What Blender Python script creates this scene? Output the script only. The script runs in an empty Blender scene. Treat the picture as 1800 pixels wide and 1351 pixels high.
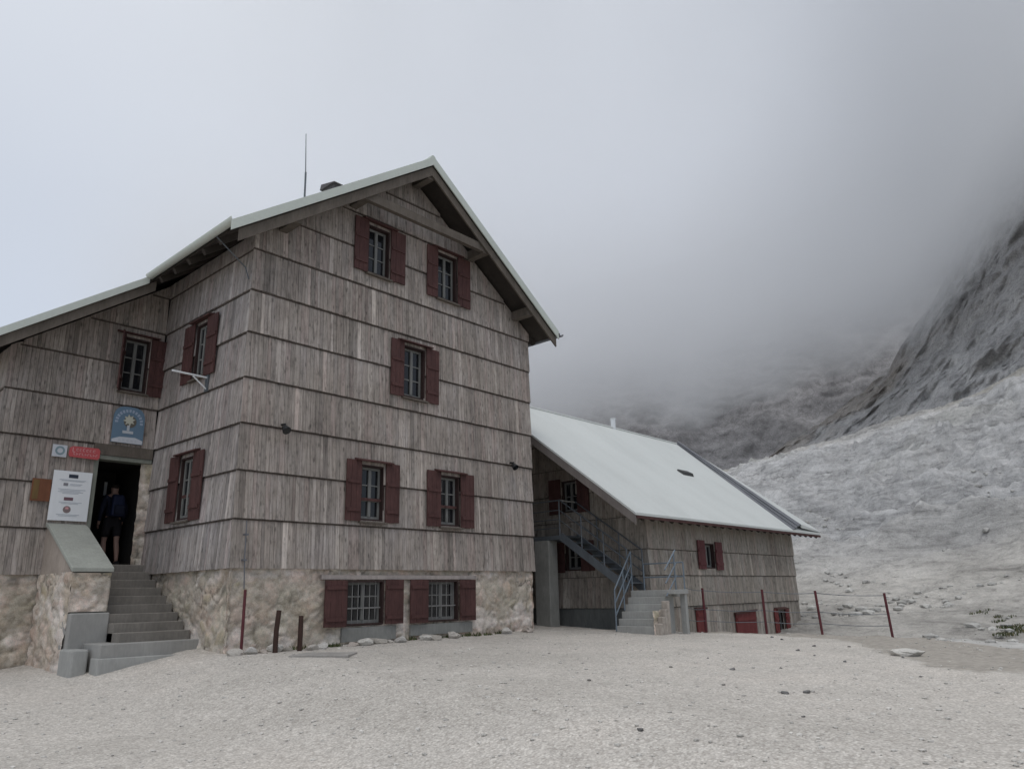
import bpy, bmesh, math, random
import numpy as np
from mathutils import Vector, Matrix, Euler
R = math.radians
random.seed(7)
rng = np.random.default_rng(7)
sc = bpy.context.scene
COL = sc.collection

# ------------------------------------------------------------------ camera
cam_d = bpy.data.cameras.new("camera"); cam = bpy.data.objects.new("camera", cam_d); COL.objects.link(cam)
CAM = Vector((-6.4716, -12.3271, -0.5223)); YAW, PIT, ROLL = 0.8387, 0.2730, -0.0216
fw = Vector((math.sin(YAW)*math.cos(PIT), math.cos(YAW)*math.cos(PIT), math.sin(PIT)))
rt = Vector((math.cos(YAW), -math.sin(YAW), 0)); up = rt.cross(fw)
r2 = rt*math.cos(ROLL) + up*math.sin(ROLL); u2 = -rt*math.sin(ROLL) + up*math.cos(ROLL)
cam.matrix_world = Matrix(((r2.x, u2.x, -fw.x, CAM.x), (r2.y, u2.y, -fw.y, CAM.y), (r2.z, u2.z, -fw.z, CAM.z), (0, 0, 0, 1)))
cam_d.sensor_width = 36; cam_d.lens = 26.285; cam_d.clip_start = 0.1; cam_d.clip_end = 5000
sc.camera = cam

# ------------------------------------------------------------------ world, sun, exposure
SUN_EL, SUN_AZ = R(60), R(222)          # azimuth from +Y towards +X
W = bpy.data.worlds.new("World"); sc.world = W; W.use_nodes = True
nt = W.node_tree; nt.nodes.clear()
out = nt.nodes.new("ShaderNodeOutputWorld")
sky = nt.nodes.new("ShaderNodeTexSky"); sky.sky_type = 'NISHITA'; sky.sun_disc = False
sky.sun_elevation = SUN_EL; sky.sun_rotation = SUN_AZ; sky.altitude = 2000; sky.dust_density = 3
bg1 = nt.nodes.new("ShaderNodeBackground"); bg1.inputs[1].default_value = 0.05
nt.links.new(sky.outputs[0], bg1.inputs[0])
tc = nt.nodes.new("ShaderNodeTexCoord"); sep = nt.nodes.new("ShaderNodeSeparateXYZ")
nt.links.new(tc.outputs['Generated'], sep.inputs[0])
ramp = nt.nodes.new("ShaderNodeValToRGB"); cr = ramp.color_ramp
cr.elements[0].position = 0.0; cr.elements[0].color = (0.46, 0.475, 0.50, 1)
cr.elements[1].position = 1.0; cr.elements[1].color = (1.75, 1.75, 1.72, 1)
e = cr.elements.new(0.45); e.color = (0.57, 0.59, 0.615, 1)
e = cr.elements.new(0.68); e.color = (0.68, 0.695, 0.71, 1)
nz = nt.nodes.new("ShaderNodeTexNoise"); nz.inputs['Scale'].default_value = 2.2; nz.inputs['Detail'].default_value = 4; nz.inputs['Roughness'].default_value = 0.45
nt.links.new(tc.outputs['Generated'], nz.inputs['Vector'])
mr = nt.nodes.new("ShaderNodeMapRange"); mr.inputs[1].default_value = .3; mr.inputs[2].default_value = .7; mr.inputs[3].default_value = .965; mr.inputs[4].default_value = 1.03
nt.links.new(nz.outputs[0], mr.inputs[0])
nt.links.new(sep.outputs[2], ramp.inputs[0])
bg2 = nt.nodes.new("ShaderNodeBackground")
back = nt.nodes.new("ShaderNodeMapRange"); back.interpolation_type = 'SMOOTHSTEP'       # unseen sky behind the viewer dimmed, added to darken walls and eaves
back.inputs[1].default_value = -.9; back.inputs[2].default_value = .15; back.inputs[3].default_value = .58; back.inputs[4].default_value = 1.0
nt.links.new(sep.outputs[1], back.inputs[0])
mm = nt.nodes.new("ShaderNodeMath"); mm.operation = 'MULTIPLY'; nt.links.new(mr.outputs[0], mm.inputs[0]); nt.links.new(back.outputs[0], mm.inputs[1])
nt.links.new(ramp.outputs[0], bg2.inputs[0]); nt.links.new(mm.outputs[0], bg2.inputs[1])
add = nt.nodes.new("ShaderNodeAddShader")
nt.links.new(bg1.outputs[0], add.inputs[0]); nt.links.new(bg2.outputs[0], add.inputs[1]); nt.links.new(add.outputs[0], out.inputs[0])

sun_d = bpy.data.lights.new("sun", 'SUN'); sun_d.energy = 0.5; sun_d.angle = R(25); sun_d.color = (1, 0.96, 0.9)
sun = bpy.data.objects.new("sun", sun_d); COL.objects.link(sun)
sdir = Vector((math.sin(SUN_AZ)*math.cos(SUN_EL), math.cos(SUN_AZ)*math.cos(SUN_EL), math.sin(SUN_EL)))
sun.rotation_euler = sdir.to_track_quat('Z', 'Y').to_euler(); sun.location = (0, 0, 60)
sc.view_settings.view_transform = 'Standard'; sc.view_settings.look = 'None'
sc.view_settings.exposure = 0.0; sc.view_settings.gamma = 1
sc.cycles.max_bounces = 14; sc.cycles.diffuse_bounces = 3; sc.cycles.glossy_bounces = 2; sc.cycles.transmission_bounces = 3
sc.cycles.volume_bounces = 12; sc.cycles.transparent_max_bounces = 8
sc.cycles.use_denoising = True

# ------------------------------------------------------------------ helpers
def hsh(ix, iy, iz, s):
    h = (ix*374761393 + iy*668265263 + iz*2147483647 + s*974634777) & 0xffffffff
    h = ((h ^ (h >> 13))*1274126177) & 0xffffffff
    h = h ^ (h >> 16)
    return (h & 0xffff)/65535.0
def vnoise(x, y, z=0, s=0):
    x, y, z = np.broadcast_arrays(np.asarray(x, float), np.asarray(y, float), np.asarray(z, float))
    ix, iy, iz = np.floor(x).astype(np.int64), np.floor(y).astype(np.int64), np.floor(z).astype(np.int64)
    fx, fy, fz = x-ix, y-iy, z-iz
    fx, fy, fz = [f*f*f*(f*(f*6-15)+10) for f in (fx, fy, fz)]
    r = 0
    for a in (0, 1):
        for b in (0, 1):
            for c in (0, 1):
                r = r + hsh(ix+a, iy+b, iz+c, s)*(fx if a else 1-fx)*(fy if b else 1-fy)*(fz if c else 1-fz)
    return r*2-1
def fbm(x, y, z=0, o=5, s=0, g=0.5, l=2.03):
    r, a = 0, 1.0
    x, y, z = np.asarray(x, float), np.asarray(y, float), np.asarray(z, float)
    for k in range(o):
        r = r + a*vnoise(x, y, z, s+k); x, y, z, a = x*l, y*l, z*l, a*g
    return r
def ridged(x, y, z=0, o=5, s=0, g=0.5):
    r, a = 0, 1.0
    x, y, z = np.asarray(x, float), np.asarray(y, float), np.asarray(z, float)
    for k in range(o):
        r = r + a*(1-2*np.abs(vnoise(x, y, z, s+k))); x, y, z, a = x*2.07, y*2.07, z*2.07, a*g
    return r
def sstep(a, b, x):
    t = np.clip((np.asarray(x, float)-a)/(b-a), 0, 1); return t*t*(3-2*t)

class MB:
    def __init__(s): s.v, s.f, s.c = [], [], []
    def face(s, pts, col=None):
        n = len(s.v); s.v += [tuple(p) for p in pts]; s.f.append(tuple(range(n, n+len(pts)))); s.c.append(col); return s
    def hexa(s, b, t, col=None):       # b: 4 bottom pts (ccw from above), t: 4 top pts
        n = len(s.v); s.v += [tuple(p) for p in b]+[tuple(p) for p in t]
        for q in ((3, 2, 1, 0), (4, 5, 6, 7), (0, 1, 5, 4), (1, 2, 6, 5), (2, 3, 7, 6), (3, 0, 4, 7)):
            s.f.append(tuple(n+i for i in q)); s.c.append(col)
        return s
    def box(s, x0, x1, y0, y1, z0, z1, col=None):
        x0, x1 = sorted((x0, x1)); y0, y1 = sorted((y0, y1)); z0, z1 = sorted((z0, z1))
        return s.hexa([(x0, y0, z0), (x1, y0, z0), (x1, y1, z0), (x0, y1, z0)], [(x0, y0, z1), (x1, y0, z1), (x1, y1, z1), (x0, y1, z1)], col)
    def bar(s, a, b, w, h, col=None, upv=(0, 0, 1)):
        a, b = Vector(a), Vector(b); d = (b-a).normalized(); upv = Vector(upv)
        if abs(d.dot(upv)) > .98: upv = Vector((0, 1, 0))
        sd = d.cross(upv).normalized()*w/2; u = sd.cross(d).normalized()*h/2
        return s.hexa([a-sd-u, a+sd-u, b+sd-u, b-sd-u], [a-sd+u, a+sd+u, b+sd+u, b-sd+u], col)
    def tube(s, pts, r, n=8, col=None, cap=True):
        pts = [Vector(p) for p in pts]; base = len(s.v); rr = r if isinstance(r, (list, tuple)) else [r]*len(pts)
        for i, p in enumerate(pts):
            d = (pts[min(i+1, len(pts)-1)]-pts[max(i-1, 0)]).normalized()
            a = d.cross(Vector((0, 0, 1)) if abs(d.z) < .95 else Vector((1, 0, 0))).normalized(); b = d.cross(a)
            for k in range(n):
                t = 2*math.pi*k/n; s.v.append(tuple(p+(a*math.cos(t)+b*math.sin(t))*rr[i]))
        for i in range(len(pts)-1):
            for k in range(n):
                a, b = base+i*n+k, base+i*n+(k+1) % n
                s.f.append((a, b, b+n, a+n)); s.c.append(col)
        if cap:
            s.f.append(tuple(base+k for k in range(n))[::-1]); s.c.append(col)
            s.f.append(tuple(base+(len(pts)-1)*n+k for k in range(n))); s.c.append(col)
        return s
    def prism(s, poly, fn, a, b, col=None):     # poly: list of 2-d points, fn(p, t) -> 3-d
        A = [fn(p, a) for p in poly]; B = [fn(p, b) for p in poly]; n = len(s.v); m = len(poly)
        s.v += [tuple(p) for p in A+B]
        s.f.append(tuple(range(n, n+m))[::-1]); s.c.append(col); s.f.append(tuple(range(n+m, n+2*m))); s.c.append(col)
        for i in range(m):
            j = (i+1) % m; s.f.append((n+i, n+j, n+m+j, n+m+i)); s.c.append(col)
        return s

def link(o, parent=None):
    COL.objects.link(o)
    if parent is not None:
        o.parent = parent
        if parent.type == 'EMPTY': o.matrix_parent_inverse = Matrix.Translation(-parent.location)
    return o
def obj(name, mb, m, parent=None, smooth=False, bevel=0, fixn=True):
    me = bpy.data.meshes.new(name); me.from_pydata(mb.v, [], mb.f)
    if any(c is not None for c in mb.c):
        at = me.color_attributes.new("Col", 'FLOAT_COLOR', 'CORNER')
        arr = np.ones((len(me.loops), 4), np.float32); k = 0
        for f, c in zip(mb.f, mb.c):
            if c is not None: arr[k:k+len(f), :3] = c
            k += len(f)
        at.data.foreach_set("color", arr.ravel())
    if fixn:
        bm = bmesh.new(); bm.from_mesh(me); bmesh.ops.recalc_face_normals(bm, faces=bm.faces); bm.to_mesh(me); bm.free()
    me.materials.append(m)
    if smooth: me.polygons.foreach_set("use_smooth", [True]*len(me.polygons))
    o = bpy.data.objects.new(name, me); link(o, parent)
    if bevel:
        b = o.modifiers.new("bevel", 'BEVEL'); b.width = bevel; b.segments = 2; b.limit_method = 'ANGLE'
    return o
def grid_mesh(name, X, Y, Z, m, parent=None, col=None, smooth=True, mask=None):
    n, k = X.shape
    v = np.stack([X, Y, Z], -1).reshape(-1, 3)
    idx = np.arange(n*k).reshape(n, k)
    f = np.stack([idx[:-1, :-1], idx[:-1, 1:], idx[1:, 1:], idx[1:, :-1]], -1)
    f = f[mask] if mask is not None else f.reshape(-1, 4)
    me = bpy.data.meshes.new(name); me.from_pydata(v.tolist(), [], f.tolist())
    if col is not None:
        at = me.color_attributes.new("Col", 'FLOAT_COLOR', 'POINT')
        c = np.ones((n*k, 4), np.float32); c[:, :3] = col.reshape(-1, 3); at.data.foreach_set("color", c.ravel())
    me.materials.append(m)
    if smooth: me.polygons.foreach_set("use_smooth", [True]*len(me.polygons))
    o = bpy.data.objects.new(name, me); link(o, parent); return o
def thing(name, label, cat, loc, group=None):
    o = bpy.data.objects.new(name, None); o.empty_display_size = .3; o.location = loc; COL.objects.link(o)
    return tag(o, label, cat, group)
def tag(o, label, cat, group=None):
    o['label'] = label; o['category'] = cat
    if group: o['group'] = group
    return o
def struct(o): o['kind'] = 'structure'; return o
def stuff(o, label=None, cat=None):
    o['kind'] = 'stuff'
    if label: o['label'] = label; o['category'] = cat
    return o

# ------------------------------------------------------------------ materials
class NT:
    def __init__(s, name):
        s.m = bpy.data.materials.new(name); s.m.use_nodes = True; s.t = s.m.node_tree; s.t.nodes.clear()
        s.o = s.n("ShaderNodeOutputMaterial"); s.b = s.n("ShaderNodeBsdfPrincipled"); s.l(s.b.outputs[0], s.o.inputs[0])
    def n(s, t): return s.t.nodes.new(t)
    def l(s, a, b): s.t.links.new(a, b)
    def coord(s, kind='Object', scale=(1, 1, 1), rot=(0, 0, 0)):
        if not hasattr(s, 'tc'): s.tc = s.n("ShaderNodeTexCoord")
        mp = s.n("ShaderNodeMapping"); mp.inputs['Scale'].default_value = scale; mp.inputs['Rotation'].default_value = rot
        s.l(s.tc.outputs[kind], mp.inputs[0]); return mp.outputs[0]
    def noise(s, vec, sc_=1, det=4, ro=.55, dis=0):
        x = s.n("ShaderNodeTexNoise"); x.inputs['Scale'].default_value = sc_; x.inputs['Detail'].default_value = det
        x.inputs['Roughness'].default_value = ro; x.inputs['Distortion'].default_value = dis; s.l(vec, x.inputs['Vector']); return x.outputs[0]
    def voro(s, vec, sc_=1, feat='F1', out_='Distance', rnd=1):
        x = s.n("ShaderNodeTexVoronoi"); x.feature = feat; x.inputs['Scale'].default_value = sc_; x.inputs['Randomness'].default_value = rnd
        s.l(vec, x.inputs['Vector']); return x.outputs[out_]
    def ramp(s, fac, stops):
        x = s.n("ShaderNodeValToRGB"); e = x.color_ramp.elements
        while len(e) < len(stops): e.new(.5)
        for i, (p, c) in enumerate(stops):
            e[i].position = p; c = (c, c, c) if isinstance(c, (int, float)) else c; e[i].color = (*c, 1)
        s.l(fac, x.inputs[0]); return x.outputs[0]
    def mul(s, a, b, f=1, mode='MULTIPLY'):
        x = s.n("ShaderNodeMix"); x.data_type = 'RGBA'; x.blend_type = mode
        for v, i in ((f, 0), (a, 6), (b, 7)):
            if hasattr(v, 'links'): s.l(v, x.inputs[i])
            else: x.inputs[i].default_value = v if i == 0 else (*v, 1)
        return x.outputs[2]
    def mix(s, a, b, f): return s.mul(a, b, f, 'MIX')
    def attr(s, name='Col'):
        x = s.n("ShaderNodeAttribute"); x.attribute_name = name; return x.outputs['Color']
    def math(s, op, a, b=0):
        x = s.n("ShaderNodeMath"); x.operation = op
        for i, v in enumerate((a, b)):
            if hasattr(v, 'links'): s.l(v, x.inputs[i])
            else: x.inputs[i].default_value = v
        return x.outputs[0]
    def bump(s, h, st=.3, d=.02, prev=None):
        x = s.n("ShaderNodeBump"); x.inputs['Strength'].default_value = st; x.inputs['Distance'].default_value = d; s.l(h, x.inputs['Height'])
        if prev is not None: s.l(prev, x.inputs['Normal'])
        return x.outputs[0]
    def fin(s, col, rough=.8, metal=0, norm=None, spec=.3):
        if hasattr(col, 'links'): s.l(col, s.b.inputs['Base Color'])
        else: s.b.inputs['Base Color'].default_value = (*col, 1)
        if hasattr(rough, 'links'): s.l(rough, s.b.inputs['Roughness'])
        else: s.b.inputs['Roughness'].default_value = rough
        s.b.inputs['Metallic'].default_value = metal; s.b.inputs['Specular IOR Level'].default_value = spec
        if norm is not None: s.l(norm, s.b.inputs['Normal'])
        return s.m

def m_plank():
    t = NT("weathered_planks"); v = t.coord(scale=(38, 38, 1.1)); a = t.attr()
    n1 = t.noise(v, 1, 5, .6, .3); st = t.ramp(n1, [(.25, .56), (.5, 1.0), (.75, 1.26)])
    c = t.mul(a, st)
    v2 = t.coord(scale=(9, 9, 3.2)); kn = t.voro(v2, 1); k = t.ramp(kn, [(.0, .30), (.10, .5), (.20, 1.0)])
    c = t.mul(c, k, .8)
    n3 = t.noise(t.coord(scale=(1, 1, .7)), .9, 5, .6); big = t.ramp(n3, [(.3, (.78, .76, .75)), (.5, (1, .99, .975)), (.72, (1.12, 1.13, 1.16))])
    c = t.mul(c, big)
    n4 = t.noise(t.coord(scale=(14, 14, 5)), 1, 6, .7); c = t.mul(c, t.ramp(n4, [(.3, .58), (.47, .98), (.75, 1.22)]))
    return t.fin(c, .88, norm=t.bump(n1, .5, .012), spec=.15)
def m_col(name, rough=.9, sc_=6, lo=.7, hi=1.25, bs=.4, bd=.02, mott=False):
    t = NT(name); v = t.coord(); a = t.attr(); n1 = t.noise(v, sc_, 7, .65); n2 = t.noise(v, sc_*6, 4, .6)
    c = t.mul(a, t.ramp(n1, [(.28, lo), (.5, 1.0), (.74, hi)])); c = t.mul(c, t.ramp(n2, [(.3, .82), (.6, 1.08)]))
    if mott:
        n5 = t.noise(v, 4.2, 7, .72, .4); c = t.mul(c, t.ramp(n5, [(.30, (.70, .65, .60)), (.42, (1.0, .95, .90)), (.5, (1.14, 1.11, 1.09)), (.6, (1.22, 1.10, 1.06)), (.72, (1.5, 1.46, 1.44))]))
        n6 = t.noise(t.coord(), 1.7, 5, .65); c = t.mul(c, t.ramp(n6, [(.35, (1.05, .99, .94)), (.5, (1, 1, 1)), (.65, (.98, .99, .95))]))
    return t.fin(c, rough, norm=t.bump(n2, bs, bd), spec=.2)
def m_paint(name, col, rough=.6, wear=.5, metal=0, sc_=(5, 5, 1.5), spec=.3):
    t = NT(name); v = t.coord(scale=sc_); n1 = t.noise(v, 1, 6, .65); n2 = t.noise(t.coord(scale=(25, 25, 6)), 1, 4, .6)
    c = t.mul(col, t.ramp(n1, [(.25, 1-.5*wear), (.5, 1.0), (.78, 1+.6*wear)])); c = t.mul(c, t.ramp(n2, [(.3, 1-.3*wear), (.65, 1+.2*wear)]))
    return t.fin(c, rough, metal, norm=t.bump(n2, .2, .004), spec=spec)
def m_roof(name, col):
    t = NT(name); v = t.coord(); n1 = t.noise(t.coord(scale=(1, .35, .35)), .9, 6, .6); n2 = t.noise(v, 14, 4, .6)
    c = t.mul(col, t.ramp(n1, [(.3, .92), (.5, 1.0), (.75, 1.05)])); c = t.mul(c, t.ramp(n2, [(.3, .96), (.7, 1.03)]))
    return t.fin(c, .5, norm=t.bump(n2, .06, .004), spec=.35)
def m_ground():
    t = NT("gravel"); v = t.coord(); a = t.attr(); sp = t.n("ShaderNodeSeparateColor"); t.l(a, sp.inputs[0])
    f1 = t.voro(v, 46, 'F1', 'Color'); s2 = t.n("ShaderNodeSeparateColor"); t.l(f1, s2.inputs[0])
    stone = t.ramp(s2.outputs[0], [(0, (.40, .37, .335)), (.35, (.475, .445, .41)), (.7, (.53, .50, .46)), (1, (.62, .59, .545))])
    d = t.voro(v, 46, 'F1', 'Distance'); stone = t.mul(stone, t.ramp(d, [(.35, 1.0), (.8, .80)]))
    f2 = t.voro(v, 19, 'F1', 'Color'); s3 = t.n("ShaderNodeSeparateColor"); t.l(f2, s3.inputs[0])
    stone = t.mul(stone, t.ramp(s3.outputs[1], [(0, .88), (.2, .98), (.85, 1.03), (1, 1.10)]))
    big = t.noise(v, .35, 6, .6); stone = t.mul(stone, t.ramp(big, [(.3, (.86, .855, .84)), (.5, (1, .995, .985)), (.7, (1.09, 1.07, 1.05))]))
    mid = t.noise(v, 2.3, 5, .65); stone = t.mul(stone, t.ramp(mid, [(.3, .93), (.7, 1.06)]))
    dirt = t.mul((.32, .295, .26), t.ramp(t.noise(v, 7, 6, .7), [(.3, .75), (.5, 1), (.75, 1.3)]))
    rock = t.mul((.42, .41, .39), t.ramp(t.noise(v, 1.6, 8, .7), [(.3, .7), (.5, 1), (.7, 1.2)]))
    edge = t.math('ADD', sp.outputs[0], t.math('MULTIPLY', t.math('SUBTRACT', t.noise(v, 1.7, 6, .7), .5), .9))
    c = t.mix(stone, dirt, t.ramp(edge, [(.42, 0.0), (.58, 1.0)]))
    c = t.mix(c, rock, t.ramp(sp.outputs[1], [(.3, 0.0), (.7, 1.0)]))
    b = t.bump(d, .4, .010); b = t.bump(t.noise(v, 5, 5, .6), .25, .02, b)
    return t.fin(c, .95, norm=b, spec=.15)
def m_rock(name, stops, sc_, rot=(0, 0, 0), stretch=(1, 1, 1), bs=.6, bd=.6):
    t = NT(name); v = t.coord(scale=stretch, rot=rot); a = t.attr()
    n1 = t.noise(v, sc_, 9, .68, .6); c = t.mul(a, t.ramp(n1, stops))
    n2 = t.noise(t.coord(), sc_*4.5, 7, .7); c = t.mul(c, t.ramp(n2, [(.3, .72), (.5, 1.0), (.72, 1.22)]))
    n3 = t.noise(t.coord(), sc_*22, 6, .75); c = t.mul(c, t.ramp(n3, [(.3, .70), (.5, 1.0), (.7, 1.28)]))
    cr_ = t.voro(v, sc_*2.2, 'DISTANCE_TO_EDGE'); c = t.mul(c, t.ramp(cr_, [(.0, .72), (.05, 1.0)]), .6)
    b = t.bump(n1, bs, bd); b = t.bump(n2, bs*.7, bd*.3, b); b = t.bump(n3, bs, bd*.12, b)
    return t.fin(c, .95, norm=b, spec=.12)
def m_glass():
    t = NT("window_glass"); n = t.noise(t.coord(), 3, 2); return t.fin((.012, .013, .015), .06, norm=t.bump(n, .05, .01), spec=.45)

PLANK = m_plank(); STONE = m_col("rubble_masonry", .92, 9, .72, 1.25, .6, .025, True); ROCKM = m_col("loose_limestone", .93, 7, .7, 1.25, .5, .02)
SHUT = m_paint("dark_red_paint", (.074, .034, .031), .75, .6); SHUT2 = m_paint("red_paint", (.15, .034, .033), .65, .35)
REVEAL = m_paint("dark_red_brown_wood", (.038, .022, .020), .8, .5); SASH = m_paint("grey_weathered_sash", (.17, .17, .162), .7, .35)
GLASS = m_glass(); WOOD = m_paint("bare_wood", (.115, .098, .082), .88, .5); DARKW = m_paint("dark_wood", (.045, .038, .033), .9, .4)
ROOFM = m_roof("pale_green_metal_roof", (.52, .555, .51)); ROOFW = m_roof("pale_metal_roof", (.55, .57, .55))
STEEL = m_paint("galvanised_steel", (.13, .145, .16), .55, .3, .4); CONC = m_paint("concrete", (.235, .235, .22), .9, .35, sc_=(2, 2, 2))
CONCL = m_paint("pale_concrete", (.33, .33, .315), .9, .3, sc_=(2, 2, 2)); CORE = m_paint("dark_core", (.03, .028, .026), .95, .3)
STEP = m_paint("worn_stone_step", (.20, .185, .165), .92, .4, sc_=(3, 3, 3)); STEPL = m_paint("grey_dressed_stone", (.30, .295, .28), .9, .22, sc_=(2, 2, 2))
MAROON = m_paint("maroon_paint", (.10, .025, .03), .6, .4); BLACKW = m_paint("rusty_brown_post", (.050, .028, .022), .85, .4)
WHITE = m_paint("white_enamel", (.72, .74, .76), .45, .06); METALD = m_paint("dark_metal", (.15, .155, .17), .5, .25, .3)
BLACK = m_paint("black_plastic", (.02, .02, .022), .5, .1)
def flat(name, c, r=.5): return m_paint(name, c, r, .08)

# ------------------------------------------------------------------ ground height
EDGE = [(30., 300.), (30., 8.), (13.5, -.6), (10.4, -2.25), (11.5, -2.75), (12.7, -3.8), (13.4, -4.95), (14.6, -6.3), (15.1, -8.0), (14.2, -9.6), (13.8, -14.), (15, -900)]
def poly_dist(line, far, x, y):      # signed distance to an open line, > 0 on the far (+x) side
    x = np.asarray(x, float); y = np.asarray(y, float); best = np.full(x.shape, 1e9); ins = np.zeros(x.shape, bool)
    for (ax, ay), (bx, by) in zip(line[:-1], line[1:]):
        dx, dy = bx-ax, by-ay; t = np.clip(((x-ax)*dx+(y-ay)*dy)/(dx*dx+dy*dy), 0, 1)
        best = np.minimum(best, np.hypot(x-ax-t*dx, y-ay-t*dy))
    ring_ = line+far
    for (ax, ay), (bx, by) in zip(ring_, ring_[1:]+ring_[:1]):
        c = ((ay > y) != (by > y)) & (x < (bx-ax)*(y-ay)/((by-ay) if by != ay else 1e-9)+ax); ins ^= c
    return np.where(ins, best, -best)
def edge_dist(x, y): return poly_dist(EDGE, [(900, -900), (900, 300)], x, y)
def ground_h(x, y):
    x = np.asarray(x, float); y = np.asarray(y, float)
    z = -1.38 + np.where(y < 0, .03, .05)*np.clip(y, -40, 4) - .42*sstep(.3, -2.6, x)
    z = z - .035*np.clip(x-9, 0, 40)
    e_ = edge_dist(x, y); z = z - 1.1*sstep(-.1, 2.6, e_)
    z = z + .018*fbm(x*.5, y*.5, 0, 4, 3) + .006*fbm(x*3, y*3, 0, 3, 9)
    return z
def gz(x, y): return float(ground_h(np.array([x]), np.array([y]))[0])

# gravel / dirt boundary further in than the rim (towards the viewer side)
DIRT = [(10.6, -2.5), (11.5, -4.0), (11.5, -5.75), (9.7, -6.75), (7.7, -8.0), (6.6, -8.75), (5.9, -9.2), (5.7, -9.7), (6.1, -10.4), (6.5, -900)]
def dirt_dist(x, y): return poly_dist(DIRT, [(900, -900), (900, 300), (30, 8), (13.5, -.6)], x, y)
def axis_pts(a, b, st, far):
    core = np.arange(a, b, st); k = np.cumsum(st*1.22**np.arange(1, 60)); k = k[k < far]
    return np.concatenate([(a-k)[::-1], core, b+k])
gx = axis_pts(-12, 20, .16, 700); gy = axis_pts(-14, 6, .16, 700)
GX, GY = np.meshgrid(gx, gy, indexing='ij'); GZ = ground_h(GX, GY)
ed = edge_dist(GX, GY); dd = dirt_dist(GX, GY)
zone = np.zeros(GX.shape+(3,)); zone[..., 0] = np.clip(.5+dd*.7, 0, 1); zone[..., 1] = np.maximum(sstep(-.2, 1.2, ed+.5*fbm(GX*.8, GY*.8, 0, 3, 5)), sstep(2.6, 3.6, dd+.7*fbm(GX*.7, GY*.7, 0, 4, 6)))
rough = sstep(0.3, 3, ed); GZ = GZ + rough*(.16*fbm(GX*.9, GY*.9, 0, 5, 21) + .05*ridged(GX*2.2, GY*2.2, 0, 3, 31))
GZ = GZ + .03*sstep(-.2, .8, dd)*fbm(GX*2, GY*2, 0, 4, 41)
struct(grid_mesh("ground", GX, GY, GZ, m_ground(), col=zone))

# ------------------------------------------------------------------ rocky slope, mountain, cloud
def polar(az, r): return CAM.x + r*np.sin(np.radians(az)), CAM.y + r*np.cos(np.radians(az))
def m_slope():
    t = NT("pale_limestone_slope"); a = t.attr(); v = t.coord()
    n0 = t.noise(v, .12, 6, .6); c = t.mul(a, t.ramp(n0, [(.3, .86), (.5, 1.0), (.7, 1.12)]))
    bed = t.coord(scale=(.35, .35, 1.5), rot=(R(20), R(-38), R(15))); n1 = t.noise(bed, .9, 9, .72, .8)
    c = t.mul(c, t.ramp(n1, [(.28, .42), (.40, .78), (.5, 1.0), (.62, 1.14), (.75, 1.32)]))  # dark cracks along the bedding, with shadows under ledges painted in too
    n2 = t.noise(v, 2.6, 7, .72); c = t.mul(c, t.ramp(n2, [(.28, .62), (.45, .95), (.6, 1.08), (.75, 1.3)]))
    n3 = t.noise(v, 14, 4, .6); c = t.mul(c, t.ramp(n3, [(.3, .86), (.7, 1.12)]))
    b = t.bump(n1, .8, .6); b = t.bump(n2, .7, .16, b); b = t.bump(n3, .4, .03, b)
    return t.fin(c, .95, norm=b, spec=.1)
SLOPE = m_slope()
az = np.concatenate([np.linspace(28, 62, 60), np.linspace(62.2, 95, 430), np.linspace(95.5, 118, 45)]); tt = np.linspace(0, 1, 380)**1.15
AZ, T = np.meshgrid(az, tt, indexing='ij')
sky_el = np.interp(AZ, [28, 40, 50, 58, 64.5, 69, 72, 75, 78, 80, 81.5, 83.6, 88, 96, 110, 118], [2, 3.5, 5.5, 7.2, 8.6, 9.7, 10.1, 10.9, 11.4, 11.9, 12.4, 13.3, 15, 17.5, 20, 21])
r0, r1 = 21.0, np.interp(AZ, [28, 64, 84, 118], [150, 125, 100, 85])
RR = r0*(r1/r0)**T
prof = np.clip(T, 0, 1)
el = -5.2 + (sky_el+5.2)*(prof**.85)
el = np.where(T > .965, sky_el - (T-.965)*60, el)
PX, PY = polar(AZ, RR)
HZ = CAM.z + RR*np.tan(np.radians(el))
amp = sstep(.05, .45, T)
n_big = fbm(PX*.045, PY*.045, HZ*.05, 5, 50); strata = ridged(PX*.07+HZ*.11, PY*.05-HZ*.09, HZ*.16, 5, 60)
slab = sstep(.30, .52, T + .10*fbm(PX*.05, PY*.05, 0, 3, 71)) * (1-sstep(.86, .99, T+.05*n_big))
fine = ridged(PX*.24+HZ*.34, PY*.16-HZ*.30, HZ*.45, 4, 66); fine2 = ridged(PX*.6+HZ*.8, PY*.5-HZ*.7, HZ*.9, 3, 67)
HZ = HZ + amp*slab*(.55*fine+.22*fine2)*sstep(1, .92, T) + amp*(1.3*n_big*sstep(1.0, .85, T) + (.25+1.0*slab)*strata*sstep(1, .9, T)) + .10*sstep(.0, .2, T)*fbm(PX*.8, PY*.8, HZ*.8, 4, 80)
lb = (HZ*.9+PX*.16-PY*.10)/2.6+.8*fbm(PX*.06, PY*.06, 0, 4, 73); lf = lb-np.floor(lb); HZ = HZ + amp*slab*.55*(sstep(0, .8, lf)-sstep(.8, 1, lf)-.4)
lb = (HZ*.5-PX*.10+PY*.22)/1.5+.8*fbm(PX*.11, PY*.11, 0, 4, 74); lf = lb-np.floor(lb); HZ = HZ + amp*slab*.22*(sstep(0, .75, lf)-sstep(.75, 1, lf)-.4)
bould = np.clip(fbm(PX*.55, PY*.55, 0, 3, 90)-.35, 0, 1); HZ = HZ + .22*bould*sstep(.02, .15, T)
cS = np.array([.475, .45, .41]); cR = np.array([.445, .44, .435])
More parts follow.
